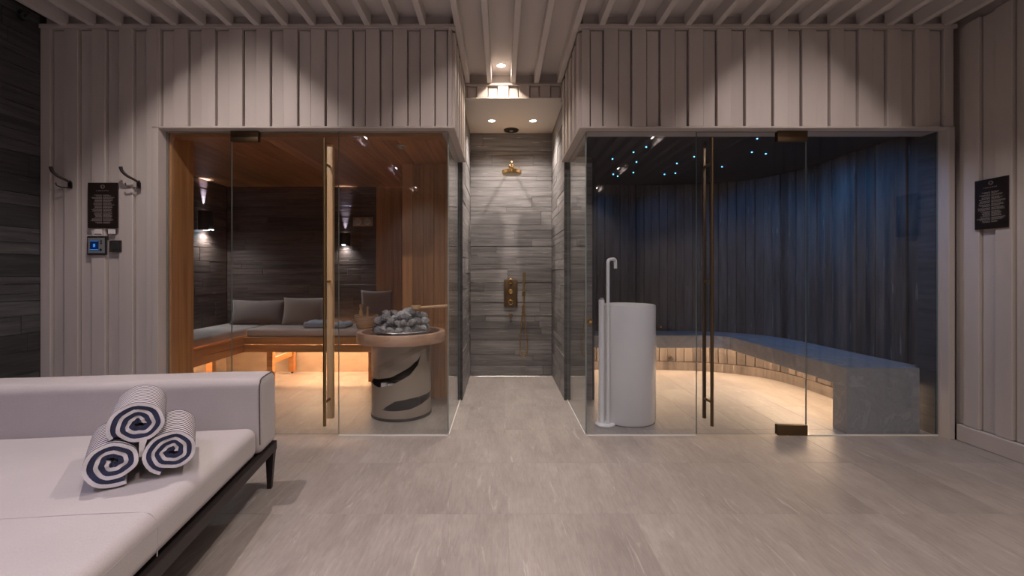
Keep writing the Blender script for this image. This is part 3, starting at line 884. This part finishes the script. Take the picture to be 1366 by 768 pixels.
for px in (131, 149.5):
    a, b, c, d = wall_item(px - 4.8, 305.5, px + 4.8, 312, YF)
    o = box('card_tab', a, b, YF - 0.005, YF - 0.0005, c, d, 'channel', None, 0.001)
    tag(o, 'small white tab fixed to the boards below the sign', 'tab', 'white tabs below the sign')
# control panel
x0, x1, z0, z1 = wall_item(118, 315, 144, 340)
cp = thing('control_panel', 'black framed sauna control panel with a lit blue display', 'control panel', ((x0 + x1) / 2, YF, z0))
W, H = x1 - x0, z1 - z0
box('frame', -W / 2, W / 2, -0.014, -0.0005, 0, H, 'black', cp, 0.003)
box('bezel', -W * 0.42, W * 0.42, -0.017, -0.013, H * 0.09, H * 0.91, 'bezel', cp, 0.001)
scn = box('screen', -W * 0.30, W * 0.13, -0.019, -0.0165, H * 0.23, H * 0.76, 'screen', cp)
for a, b, c, d in ((-0.02, 0.02, -0.010, 0.012), (-W * 0.21, W * 0.21, -H * 0.235, -H * 0.20), (-W * 0.21, W * 0.21, H * 0.23, H * 0.25)):
    k = box('screen_mark', a * (0.35 if c > -0.02 and c < 0 and a == -0.02 else 1), b * (0.35 if a == -0.02 else 1), -0.0022, -0.0012, c, d, 'screen_mark', scn)
for zz in (0.74, 0.62):
    link('button', lathe([(0.0055, 0), (0.0055, 0.003), (0.003, 0.004)], 'black', 14, axis='Y'), cp, (W * 0.27, -0.0165, H * zz))
link('knob', lathe([(0.0085, 0), (0.0085, 0.004), (0.005, 0.006)], 'black', 16, axis='Y'), cp, (W * 0.25, -0.0165, H * 0.27))
x0, x1, z0, z1 = wall_item(147, 320.5, 163, 336)
sw = thing('light_switch', 'small square graphite light switch beside the control panel', 'switch', ((x0 + x1) / 2, YF, z0))
box('plate', -(x1 - x0) / 2, (x1 - x0) / 2, -0.009, -0.0005, 0, z1 - z0, 'switch', sw, 0.002)
box('rocker', -0.022, 0.022, -0.0115, -0.0088, 0.014, z1 - z0 - 0.014, 'switch', sw, 0.002)
# coat hooks: the base plate sits at the right, the long prong sweeps up to the left
def hook(px, py, label):
    b = at(px, py, YF - 0.006)
    t = thing('coat_hook', label, 'coat hook', (b.x, YF, b.z), 0, 'coat hooks on the board wall')
    link('back_plate', clean(new_mesh('plate', [(-0.014, -0.010, -0.028), (0.012, -0.010, -0.028), (0.012, -0.010, 0.01), (0.004, -0.010, 0.028), (-0.010, -0.010, 0.024),
                                             (-0.014, -0.0005, -0.028), (0.012, -0.0005, -0.028), (0.012, -0.0005, 0.01), (0.004, -0.0005, 0.028), (-0.010, -0.0005, 0.024)],
                                  [(0, 1, 2, 3, 4), (9, 8, 7, 6, 5), (0, 5, 6, 1), (1, 6, 7, 2), (2, 7, 8, 3), (3, 8, 9, 4), (4, 9, 5, 0)], 'hook')), t)
    up = smooth_path([(-0.002, -0.010, 0.016), (-0.014, -0.030, 0.030), (-0.040, -0.055, 0.050), (-0.062, -0.070, 0.078), (-0.070, -0.074, 0.108)], 5)
    link('prong', tube(up, [0.007 + 0.004 * i / (len(up) - 1) for i in range(len(up))], 'hook', 10), t)
    lo = smooth_path([(0.0, -0.010, -0.022), (-0.030, -0.030, -0.024), (-0.055, -0.044, -0.014), (-0.062, -0.046, 0.004)], 5)
    link('lower_prong', tube(lo, [0.005 - 0.001 * i / len(lo) for i in range(len(lo))], 'hook', 10), t)
hook(93.5, 246, 'pewter coat hook between the sign and the dark stone wall')
hook(185, 246, 'pewter coat hook between the sign and the sauna glass')
# small camera in the ceiling corner
cm = thing('security_camera', 'small black dome camera high in the corner by the stone wall', 'camera', (XL + 0.075, YF - 0.18, ZBEAM))
link('mount', lathe([(0.03, 0.0), (0.03, -0.012), (0.018, -0.014)], 'black', 20), cm)
link('body', tube([(-0.035, 0.02, -0.030), (0.045, -0.03, -0.045)], [0.022, 0.024], 'black', 16), cm)
link('lens', lathe([(0.012, 0), (0.010, 0.006)], 'dark_glass', 14, axis='Y'), cm, (0.045, -0.03, -0.045))

# ------------------------------------------------------------------ shower fittings
p = onz(682, 174, ZS)
ex = thing('ceiling_shower_disc', 'round dark bronze disc set in the white shower ceiling', 'shower disc', (p.x, 5.13, ZS))
link('rim', lathe([(0.070, -0.0005), (0.085, -0.0005), (0.083, -0.010), (0.070, -0.012)], 'bronze_dark', 36, False, False), ex)
link('grille', lathe([(0.069, -0.001), (0.069, -0.007), (0.030, -0.009), (0.001, -0.009)], 'black', 36), ex)
link('centre_cap', lathe([(0.022, -0.008), (0.022, -0.014), (0.012, -0.020)], 'steel', 20), ex)
sh = thing('overhead_shower', 'polished brass rain shower head on a wall arm', 'shower head', (0.110, 4.95, 2.235))
link('head', lathe([(0.016, 0.040), (0.030, 0.030), (0.098, 0.026), (0.106, 0.020), (0.106, -0.010), (0.100, -0.014)], 'brass', 44), sh)
link('spray_plate', lathe([(0.097, -0.0135), (0.097, -0.016), (0.090, -0.018)], 'bronze', 40), sh)
link('ball_joint', lathe([(0.013, 0.038), (0.019, 0.048), (0.019, 0.060), (0.011, 0.070)], 'brass', 20), sh)
link('arm', tube(smooth_path([(0, 0, 0.065), (0, 0.0, 0.105), (0, 0.02, 0.128), (0, 0.08, 0.135), (0, 0.29, 0.135)], 5), 0.010, 'brass', 14), sh)
link('wall_flange', lathe([(0.028, 0), (0.028, 0.008), (0.014, 0.014)], 'brass', 24, axis='Y'), sh, (0, 0.292, 0.135))
YW = 5.244
a = at(672.3, 372.8, YW); b = at(690.2, 408.4, YW)
mx = thing('shower_mixer', 'upright brass shower mixer plate with three round knobs', 'shower mixer', ((a.x + b.x) / 2, YW, b.z))
W, H = b.x - a.x, a.z - b.z
box('plate', -W / 2, W / 2, -0.012, 0, 0, H, 'bronze_dark', mx, 0.003, 2)
for f, r in ((0.94, 0.030), (0.56, 0.026), (0.16, 0.030)):
    kb = link('knob', lathe([(r * 0.6, 0), (r * 0.6, 0.018), (r, 0.019), (r, 0.045), (r * 0.84, 0.048), (r * 0.82, 0.040)], 'brass', 28, axis='Y'), mx, (0.0, -0.011, H * f))
    link('knob_cap', lathe([(r * 0.78, 0.038), (r * 0.7, 0.043)], 'bronze_dark' if r > 0.028 else 'brass', 24, axis='Y'), kb)
sp = link('outlet', lathe([(0.020, 0), (0.020, 0.010), (0.013, 0.014), (0.013, 0.040)], 'bronze', 20, axis='Y'), mx, (0.0, 0, -0.10))
hs = thing('hand_shower', 'slim brass hand shower on a bracket with a hanging looped hose', 'hand shower', (at(698.5, 391, YW).x, YW, at(698.5, 391, YW).z))
link('bracket', tube([(0, 0, 0.0), (0, -0.045, 0.0)], 0.015, 'bronze', 16), hs)
link('holder', tube([(0, -0.050, -0.020), (0, -0.050, 0.022)], 0.017, 'bronze', 16), hs)
link('handset', tube([(0.0, -0.050, -0.05), (0.0, -0.050, 0.05), (0.004, -0.058, 0.235)], [0.0085, 0.011, 0.0125], 'brass', 14), hs)
link('hose', tube(smooth_path([(0.0, -0.050, -0.05), (0.008, -0.045, -0.20), (0.030, -0.035, -0.45), (0.040, -0.030, -0.62), (0.028, -0.028, -0.695), (0.0, -0.026, -0.715), (-0.030, -0.026, -0.690), (-0.042, -0.028, -0.60), (-0.030, -0.026, -0.40), (-0.014, -0.020, -0.22), (-0.012, -0.012, -0.14), (-0.012, 0.0, -0.12)], 7), 0.0065, 'brass', 10), hs)
dr = thing('floor_drain', 'long brushed steel slot drain at the foot of the shower wall', 'drain', (0.108, 5.205, 0))
box('channel', -0.455, 0.455, -0.030, 0.030, 0.0003, 0.004, 'steel', dr, 0.001)
for i in range(2):
    box('slot', -0.45, 0.45, -0.022 + i * 0.034, -0.012 + i * 0.034, 0.004, 0.0045, 'black', dr)

# ------------------------------------------------------------------ sauna benches
BF, BZ0, BZ1 = 4.80, 0.335, 0.490
bb = thing('sauna_bench', 'cedar sauna bench along the end wall lit warmly from beneath', 'bench', (0, 0, 0))
XBL, XBR = -2.70, -0.935
for i in range(2):
    box('apron', XBL + 0.022, XBR, BF, BF + 0.024, BZ0 + i * 0.079, BZ0 + i * 0.079 + 0.076, 'wood_x', bb, 0.003)
for i in range(6):
    box('slat', XBL + 0.022, XBR, BF + 0.026 + i * 0.095, BF + 0.026 + i * 0.095 + 0.084, 0.465, 0.490, 'wood_x', bb, 0.003)
for lx in (-2.43, -1.365):
    for ly in (BF + 0.03, YSB - 0.10):
        lg = box('leg', lx - 0.032, lx + 0.032, ly, ly + 0.06, 0.02, 0.462, 'wood_x', bb, 0.003)
        link('foot', lathe([(0.012, -0.241), (0.012, -0.222), (0.006, -0.220)], 'black', 12), lg)
    box('crossbar', lx - 0.014, lx + 0.014, BF + 0.092, YSB - 0.102, 0.20, 0.26, 'wood_x', bb, 0.003)
box('led_strip', XBL + 0.05, XBR - 0.02, BF + 0.045, BF + 0.060, 0.440, 0.446, 'led', bb)
box('led_strip', XBL + 0.05, XBR - 0.02, YSB - 0.045, YSB - 0.030, 0.440, 0.446, 'led', bb)
lb = thing('sauna_bench', 'cedar sauna bench along the lamp wall, partly behind the sofa', 'bench', (0, 0, 0))
for i in range(2):
    box('apron', XBL - 0.004, XBL + 0.020, 3.60, BF + 0.02, BZ0 + i * 0.079, BZ0 + i * 0.079 + 0.076, 'wood_x', lb, 0.003)
for i in range(5):
    box('slat', XL + 0.012 + i * 0.101, XL + 0.012 + i * 0.101 + 0.09, 3.60, YSB - 0.03, 0.465, 0.490, 'wood_x', lb, 0.003)
for ly in (3.66, 4.35):
    for lx in (XBL - 0.07, XL + 0.06):
        lg = box('leg', lx, lx + 0.06, ly - 0.03, ly + 0.03, 0.02, 0.462, 'wood_x', lb, 0.003)
        link('foot', lathe([(0.012, -0.241), (0.012, -0.222), (0.006, -0.220)], 'black', 12), lg)
box('led_strip', XBL - 0.060, XBL - 0.045, 3.65, BF - 0.02, 0.440, 0.446, 'led', lb)
mt = link('bench_cushion', soft_box(XBR - XBL - 0.04, 0.56, 0.082, 'mattress', 0.022, 0.003, 16), None, ((XBL + XBR) / 2 + 0.01, BF + 0.30, 0.4905))
tag(mt, 'long flat grey cushion on the end wall bench', 'cushion')
mt2 = link('bench_cushion', soft_box(0.50, 1.78, 0.082, 'mattress', 0.022, 0.003, 16), None, (XL + 0.265, 4.50, 0.4905))
tag(mt2, 'long flat grey cushion on the bench below the near wall lamp', 'cushion')
# pillows leaning on the end wall
def pillow(px0, px1, pytop, Y, mat, label, rz=0.0, th=0.13, h=None, tilt=-0.20):
    a = at(px0, pytop, Y); b = at(px1, pytop, Y)
    base = 0.576
    o = link('throw_pillow', pillow_mesh((b.x - a.x) * 1.04, (a.z - base) * 1.06, th, mat), None, ((a.x + b.x) / 2, Y - 0.05, base), (tilt, 0, rz))
    return tag(o, label, 'pillow')
pillow(311, 381, 401, 5.28, 'pillow_brown', 'brown grey throw pillow nearest the corner on the end wall bench')
pillow(379, 434, 398, 5.24, 'pillow_grey', 'light taupe throw pillow beside the brown one on the bench')
pillow(484, 524, 389, 5.20, 'pillow_grey', 'taupe throw pillow propped by the cedar boards behind the basket', rz=0.16, th=0.14, tilt=-0.14)
# rolled bolster and grey towels
bl = link('bolster_roll', lathe([(0.03, -0.16), (0.052, -0.155), (0.056, -0.14), (0.056, 0.14), (0.052, 0.155), (0.03, 0.16)], 'pillow_grey', 28, axis='X'), None, (-1.165, 4.96, 0.575 + 0.056), (0, 0, 0.35))
tag(bl, 'short round linen bolster lying behind the sauna stones', 'bolster')
def mound(px0, px1, pytop, Y, label, seed):
    a = at(px0, pytop, Y); b = at(px1, pytop, Y)
    o = link('folded_towel', soft_box(b.x - a.x, 0.24, a.z - 0.577, 'grey_towel', 0.022, 0.012, 14, 0.006, seed), None, ((a.x + b.x) / 2, Y, 0.5765))
    return tag(o, label, 'towel', None)
mound(410, 442, 428.5, 5.0, 'crumpled blue grey towel on the bench in front of the taupe pillow', 3)
mound(446, 467, 430.5, 4.98, 'small folded blue grey towel on the bench beside the basket', 6)
# basket with wooden tools
bp = onz(491, 441, 0.577)
bk = thing('sauna_basket', 'round woven basket standing on the sauna bench', 'basket', (-1.445, 4.935, 0.5765))
def basket_mesh():
    prof = [(0.095, 0.0)]
    for i in range(9):
        z = 0.006 + i * 0.0135
        r = 0.097 + 0.025 * (i / 8)
        prof += [(r + 0.005, z + 0.002), (r + 0.005, z + 0.009), (r, z + 0.0125)]
    prof += [(0.128, 0.127), (0.124, 0.134), (0.112, 0.132), (0.108, 0.11), (0.09, 0.02)]
    return lathe(prof, 'wicker', 44, True, True, 60)
link('woven_body', basket_mesh(), bk)
for nm, dx, dy, lab in (('wooden_brush', -0.062, 0.0, 'pale wooden brush handle standing in the woven basket'), ('wooden_scoop', 0.004, 0.02, 'slim wooden scoop handle standing in the woven basket')):
    pr = [(0.018, -0.10), (0.02, 0.04), (0.013, 0.07), (0.020, 0.095), (0.022, 0.112), (0.012, 0.124)] if nm == 'wooden_brush' else [(0.012, -0.10), (0.012, 0.03), (0.009, 0.06), (0.017, 0.078), (0.016, 0.088), (0.006, 0.096)]
    o = link(nm, lathe(pr, 'wood_pale', 20), None, (-1.445 + dx, 4.935 + dy, 0.5765 + 0.128), (0, 0.06, 0))
    tag(o, lab, 'sauna tool')

# ------------------------------------------------------------------ sconces and other sauna fittings
def sconce(name, loc, rz, R, H, label, pw, up):
    """half-round lamp; local wall plane is y=0, body on -y"""
    t = thing(name, label, 'wall lamp', loc, rz)
    n = 20
    vs, fs = [], []
    for rr in (R, R - 0.006):
        for z in (-H / 2, H / 2):
            for i in range(n + 1):
                a = math.pi * i / n
                vs.append((rr * math.cos(a), -0.85 * rr * math.sin(a) - 0.003, z))
    m = n + 1
    for i in range(n):
        fs += [(i, i + 1, m + i + 1, m + i), (2 * m + i, 3 * m + i, 3 * m + i + 1, 2 * m + i + 1), (i, 2 * m + i, 2 * m + i + 1, i + 1), (m + i, m + i + 1, 3 * m + i + 1, 3 * m + i)]
    link('shade', clean(new_mesh('shade', vs, fs, 'sconce'), 40), t)
    box('back_plate', -R * 0.8, R * 0.8, -0.006, -0.0005, -H / 2 + 0.01, H / 2 - 0.01, 'sconce', t)
    link('lower_lens', lathe([(R * 0.55, -H / 2 + 0.012), (R * 0.5, -H / 2 + 0.006)], 'lamp_cool', 20), t, (0, -R * 0.45, 0))
    link('upper_lens', lathe([(0.014, H / 2 - 0.012), (0.012, H / 2 - 0.006)], 'lamp_cool', 16), t, (0, -R * 0.30, 0))
    spot(t, (0, -R * 0.55, -H / 2 + 0.004), pw, (0.80, 0.90, 1.0), 150, 1.0, 0.02)
    spot(t, (0, -R * 0.26, H / 2 - 0.004), pw * up * 4, (0.55, 0.64, 1.0), 30, 1.0, 0.006, (math.pi - 0.10, 0, 0))
    return t
sconce('wall_lamp', (XL + 0.008, 4.98, 1.722), math.pi / 2, 0.10, 0.21, 'dark half-round lamp on the stone side wall throwing cool light up and down', P_SCONCE, 1.0)
sc2 = at(460.5, 319.5, YSB - 0.01)
sconce('wall_lamp', (sc2.x, YSB - 0.010, sc2.z), 0, 0.062, 0.15, 'small dark half-round lamp on the end wall of the sauna', P_SCONCE * 0.35, 0.9)
e0 = at(484.5, 295.5, YSB - 0.01)
em = thing('twin_spot_unit', 'pale twin round fitting on the sauna end wall above the lamp', 'fitting', (e0.x, YSB - 0.010, e0.z))
box('plate', -0.115, 0.115, -0.022, 0.0, -0.052, 0.052, 'pillow_grey', em, 0.006, 2)
for sx in (-1, 1):
    link('round_lens', lathe([(0.040, 0), (0.040, 0.006), (0.030, 0.010), (0.026, 0.004)], 'steel', 26, axis='Y'), em, (sx * 0.055, -0.0215, 0))
dpt = onz(536, 194, 2.17)
de = thing('ceiling_sensor', 'small round pale sensor on the cedar ceiling', 'sensor', (dpt.x, dpt.y, 2.172))
link('base', lathe([(0.038, -0.0005), (0.038, -0.010), (0.030, -0.014)], 'mattress', 28), de)
link('cap', lathe([(0.020, -0.013), (0.018, -0.028), (0.008, -0.032)], 'mattress', 22), de)

# ------------------------------------------------------------------ sauna stove
stv = thing('sauna_stove', 'round taupe sauna stove with curved cutouts and a pale wood ring', 'stove', (-0.829, 3.825, 0))
RS, ZT = 0.240, 0.605
def interp(tab, x):
    if x <= tab[0][0]: return tab[0][1:]
    for p, q in zip(tab, tab[1:]):
        if x <= q[0]:
            u = (x - p[0]) / (q[0] - p[0])
            return tuple(p[k] + (q[k] - p[k]) * u for k in range(1, len(p)))
    return tab[-1][1:]
cutA = [(-180, .300, .300), (-135, .300, .300), (-110, .29, .318), (-90, .280, .324), (-60, .270, .320), (-36, .258, .324), (-6, .287, .350), (28, .360, .424), (45, .433, .478), (53, .52, .522), (180, .52, .52)]
cutB = [(-180, .19, .19), (-165, .17, .18), (-120, .115, .165), (-90, .102, .150), (-70, .09, .118), (-52, .088, .088), (-27, .087, .087), (-18, .083, .115), (0, .083, .160), (28, .090, .176), (60, .120, .183), (100, .15, .19), (140, .19, .19), (180, .19, .19)]
NTH = 144
bands = [[], [], []]
for i in range(NTH + 1):
    d = -180 + 360 * i / NTH
    bl_, bh = interp(cutB, d); al, ah = interp(cutA, d)
    al = max(al, bh + 0.01); ah = max(ah, al)
    bands[0].append((d, 0.022, bl_)); bands[1].append((d, bh, al)); bands[2].append((d, ah, ZT))
vs, fs = [], []
for b in bands:
    base = len(vs)
    for d, za, zb in b:
        a = math.radians(d)
        for rr in (RS, RS - 0.006):
            vs += [(rr * math.sin(a), -rr * math.cos(a), za), (rr * math.sin(a), -rr * math.cos(a), zb)]
    for i in range(NTH):
        p, q = base + 4 * i, base + 4 * (i + 1)
        fs += [(p, q, q + 1, p + 1), (p + 2, p + 3, q + 3, q + 2), (p, p + 2, q + 2, q), (p + 1, q + 1, q + 3, p + 3)]
link('shell', clean(new_mesh('shell', vs, fs, 'stove'), 40), stv)
link('base_disc', lathe([(RS - 0.004, 0.0), (RS + 0.006, 0.002), (RS + 0.006, 0.020), (RS - 0.01, 0.022)], 'stove_dark', 56), stv)
link('firebox', lathe([(0.15, 0.022), (0.15, 0.30), (0.17, 0.31), (0.17, 0.56), (0.12, 0.60)], 'stove_dark', 40), stv)
bxs = ((-0.10, -0.185, 0.29), (-0.045, -0.20, 0.285))
for q, (bx_, by_, bz_) in enumerate(bxs):
    box('firebrick', bx_ - 0.024, bx_ + 0.024, by_, by_ + 0.04, 0.235, bz_, 'white_metal', stv, 0.003)
ri = 0.358
link('wood_ring', lathe([(ri - 0.045, 0.600), (ri - 0.004, 0.600), (ri, 0.606), (ri, 0.676), (ri - 0.004, 0.682), (ri - 0.041, 0.682), (ri - 0.045, 0.676), (ri - 0.045, 0.600)], 'ring', 72, False, False), stv)
link('glass_top', lathe([(ri - 0.0455, 0.606), (ri - 0.0455, 0.642), (0.26, 0.644)], 'dark_glass', 60), stv)
link('stone_tray', lathe([(0.14, 0.645), (0.20, 0.655), (0.236, 0.684), (0.242, 0.688), (0.238, 0.693), (0.228, 0.688), (0.19, 0.667), (0.13, 0.660)], 'steel', 56), stv)
# stones
def rock_mesh(seed):
    rng = random.Random(seed)
    bm = bmesh.new()
    bmesh.ops.create_icosphere(bm, subdivisions=2, radius=1.0)
    planes = [(Vector((rng.gauss(0, 1), rng.gauss(0, 1), rng.gauss(0, 1))).normalized(), rng.uniform(0.62, 0.9)) for _ in range(9)]
    for v in bm.verts:
        for nrm, dd in planes:
            e = v.co.dot(nrm) - dd
            if e > 0: v.co -= nrm * e
        v.co.x *= 1.15; v.co.z *= 0.82
    me = bpy.data.meshes.new('rock'); bm.to_mesh(me); bm.free(); me.materials.append(M['rock'])
    return me
rocks = [rock_mesh(s_) for s_ in range(7)]
rng = random.Random(17)
balls = []
for i in range(74):
    r = rng.uniform(0.029, 0.046); a = rng.uniform(0, 6.283); d = 0.17 * math.sqrt(rng.random())
    balls.append([Vector((d * math.cos(a), d * math.sin(a), 0.72 + 0.10 * rng.random() * (1 - d / 0.2))), r])
for it in range(260):
    for b in balls:
        h = math.hypot(b[0].x, b[0].y)
        b[0].z -= 0.0012
        b[0].x *= 0.998; b[0].y *= 0.998
    for m in range(len(balls)):
        for q in range(m):
            dv = balls[m][0] - balls[q][0]; need = (balls[m][1] + balls[q][1]) * 1.0
            if dv.length < need:
                pu = dv.normalized() * (need - dv.length) * 0.5
                balls[m][0] += pu; balls[q][0] -= pu
    for p, r in balls:
        h = math.hypot(p.x, p.y)
        if h > 0.226 - r * 0.8:
            p.x *= (0.226 - r * 0.8) / h; p.y *= (0.226 - r * 0.8) / h
        floor_z = 0.660 + max(0, (h - 0.13) / 0.1) * 0.022 + r * 0.86
        p.z = max(p.z, floor_z)
for p, r in balls:
    o = link('sauna_stone', rocks[rng.randrange(7)], None, (-0.829 + p.x, 3.825 + p.y, p.z), (rng.uniform(-.5, .5), rng.uniform(-.5, .5), rng.uniform(0, 6.3)))
    o.scale = (r * 0.97,) * 3
    tag(o, 'rough grey stone heaped in the stove tray', 'stone', 'stones heaped on the sauna stove')
top_z = max(p.z + r for p, r in balls)
# ladle resting on the stones
lz = max([p.z + r * 0.9 for p, r in balls if p.x > 0.07 and abs(p.y + 0.025) < 0.09] + [0.75])
ld = thing('sauna_ladle', 'wooden ladle lying across the stove stones towards the side glass', 'ladle', (-0.67, 3.80, lz + 0.018), math.radians(8))
link('handle', tube([(0.0, 0, 0.0), (0.24, 0, 0.012)], [0.010, 0.013], 'wood_pale', 12), ld)
link('bowl', lathe([(0.02, -0.024), (0.036, -0.012), (0.040, 0.012), (0.036, 0.012), (0.03, -0.008)], 'wood_pale', 24), ld, (-0.035, 0, 0.005))

structure(box('trim_12', XJR - 0.008, XJR + 0.003, YG + 0.008, 3.44, 0.0, ZH - 0.004, 'stone_dark', None, 0.001), 'dark stone reveal at the wall end of the steam room', 'trim')
# ------------------------------------------------------------------ steam room bench
ST, SB = 0.473, 0.338
sb = thing('steam_bench', 'grey marble L-shaped steam bench with a solid end panel', 'bench', (0, 0, 0))
back = offset_curve(curve, 0.022)
bpoly = [(0.87, 5.06), (2.30, 5.06), (2.41, 5.03), (2.455, 4.95), (2.488, 3.46), (2.488, 3.322), (3.012, 3.322)]
bpts = [(p.x, p.y) for p in back if p.y > 3.44 and p.x > 0.87]
poly = bpoly + [(3.03, 3.44)] + list(reversed(bpts))
slab = link('seat_slab', prism(poly, SB, ST, 'marble'), sb)
box('end_panel', 2.488, 3.012, 3.322, 3.462, 0.001, SB, 'marble', sb)
box('end_panel', 0.87, 0.99, 5.062, 5.46, 0.001, SB, 'marble', sb)
# LED strips under the slab
def strip_path(pts, wdt, z0, z1, mat, parent, name):
    pts = [Vector(p) for p in pts]
    L, R_ = [], []
    for i, p in enumerate(pts):
        T = (pts[min(i + 1, len(pts) - 1)] - pts[max(i - 1, 0)]).normalized()
        nn = Vector((-T.y, T.x)) * wdt / 2
        L.append(p + nn); R_.append(p - nn)
    return link(name, prism([tuple(p) for p in L] + [tuple(p) for p in reversed(R_)], z0, z1, mat), parent)
strip_path([(1.02, 5.30), (2.25, 5.30), (2.52, 5.20), (2.70, 4.98), (2.74, 4.6), (2.74, 3.50)], 0.016, SB - 0.007, SB - 0.001, 'led', sb, 'led_strip')
# basin
bs = thing('washbasin', 'white cylindrical freestanding washbasin inside the steam room', 'washbasin', (1.000, 3.672, 0))
link('body', lathe([(0.205, 0.0), (0.212, 0.004), (0.2185, 0.02), (0.2185, 0.900), (0.2165, 0.910), (0.2085, 0.912), (0.2025, 0.908), (0.198, 0.86), (0.16, 0.78), (0.05, 0.755), (0.02, 0.752)], 'basin', 80), bs)
link('foot_gap', lathe([(0.200, 0.0002), (0.214, 0.0004), (0.214, 0.003)], 'black', 60), bs)
link('waste', lathe([(0.030, 0.752), (0.030, 0.758), (0.02, 0.761)], 'steel', 24), bs)
fx = thing('basin_tap', 'tall slender white floor-standing tap beside the white basin', 'tap', (0.790, 3.520, 0))
link('base_disc', lathe([(0.070, 0.0), (0.074, 0.003), (0.074, 0.013), (0.070, 0.016)], 'white_metal', 44), fx)
link('riser', tube([(0.020, -0.012, 0.012), (0.020, -0.012, 0.9)] + smooth_path([(0.020, -0.012, 1.215), (0.021, -0.010, 1.245), (0.034, 0.0, 1.262), (0.072, 0.025, 1.266), (0.086, 0.034, 1.256), (0.089, 0.036, 1.235), (0.089, 0.036, 1.195)], 4), 0.0125, 'white_metal', 16), fx)
link('control_column', tube([(-0.022, 0.018, 0.012), (-0.022, 0.018, 0.955)], 0.022, 'white_metal', 22), fx)
link('lever', tube([(-0.022, 0.018, 0.955), (-0.022, 0.018, 0.97)], 0.016, 'steel', 18), fx)
# brass clamp on the stone wall end, nozzles
gc = thing('glass_clamp', 'short brass pipe stub on the stone wall behind the tap', 'pipe stub', (0.80, YS - 0.001, 0.72))
link('flange', lathe([(0.034, 0.0), (0.034, 0.006), (0.022, 0.010)], 'bronze', 24, axis='Y'), gc)
link('stub', lathe([(0.018, 0.004), (0.018, 0.060), (0.014, 0.064)], 'brass', 20, axis='Y'), gc)
nz = thing('water_outlet', 'small brass water outlet on the steam room wall above the bench', 'outlet', (at(879.5, 435, 5.48).x, 5.480, at(879.5, 435, 5.48).z))
link('flange', lathe([(0.024, -0.006), (0.024, 0.010), (0.016, 0.012)], 'bronze', 22, axis='Y'), nz)
link('spout', lathe([(0.012, 0.006), (0.014, 0.055), (0.012, 0.058)], 'brass', 18, axis='Y'), nz)
n2 = thing('steam_nozzle', 'small dark round steam nozzle below the marble bench', 'nozzle', (at(896, 480.5, 5.44).x, 5.480, 0.155))
link('flange', lathe([(0.030, -0.006), (0.030, 0.012), (0.022, 0.014)], 'bronze_dark', 22, axis='Y'), n2)
link('tip', lathe([(0.017, 0.008), (0.017, 0.050), (0.008, 0.052)], 'black', 18, axis='Y'), n2)
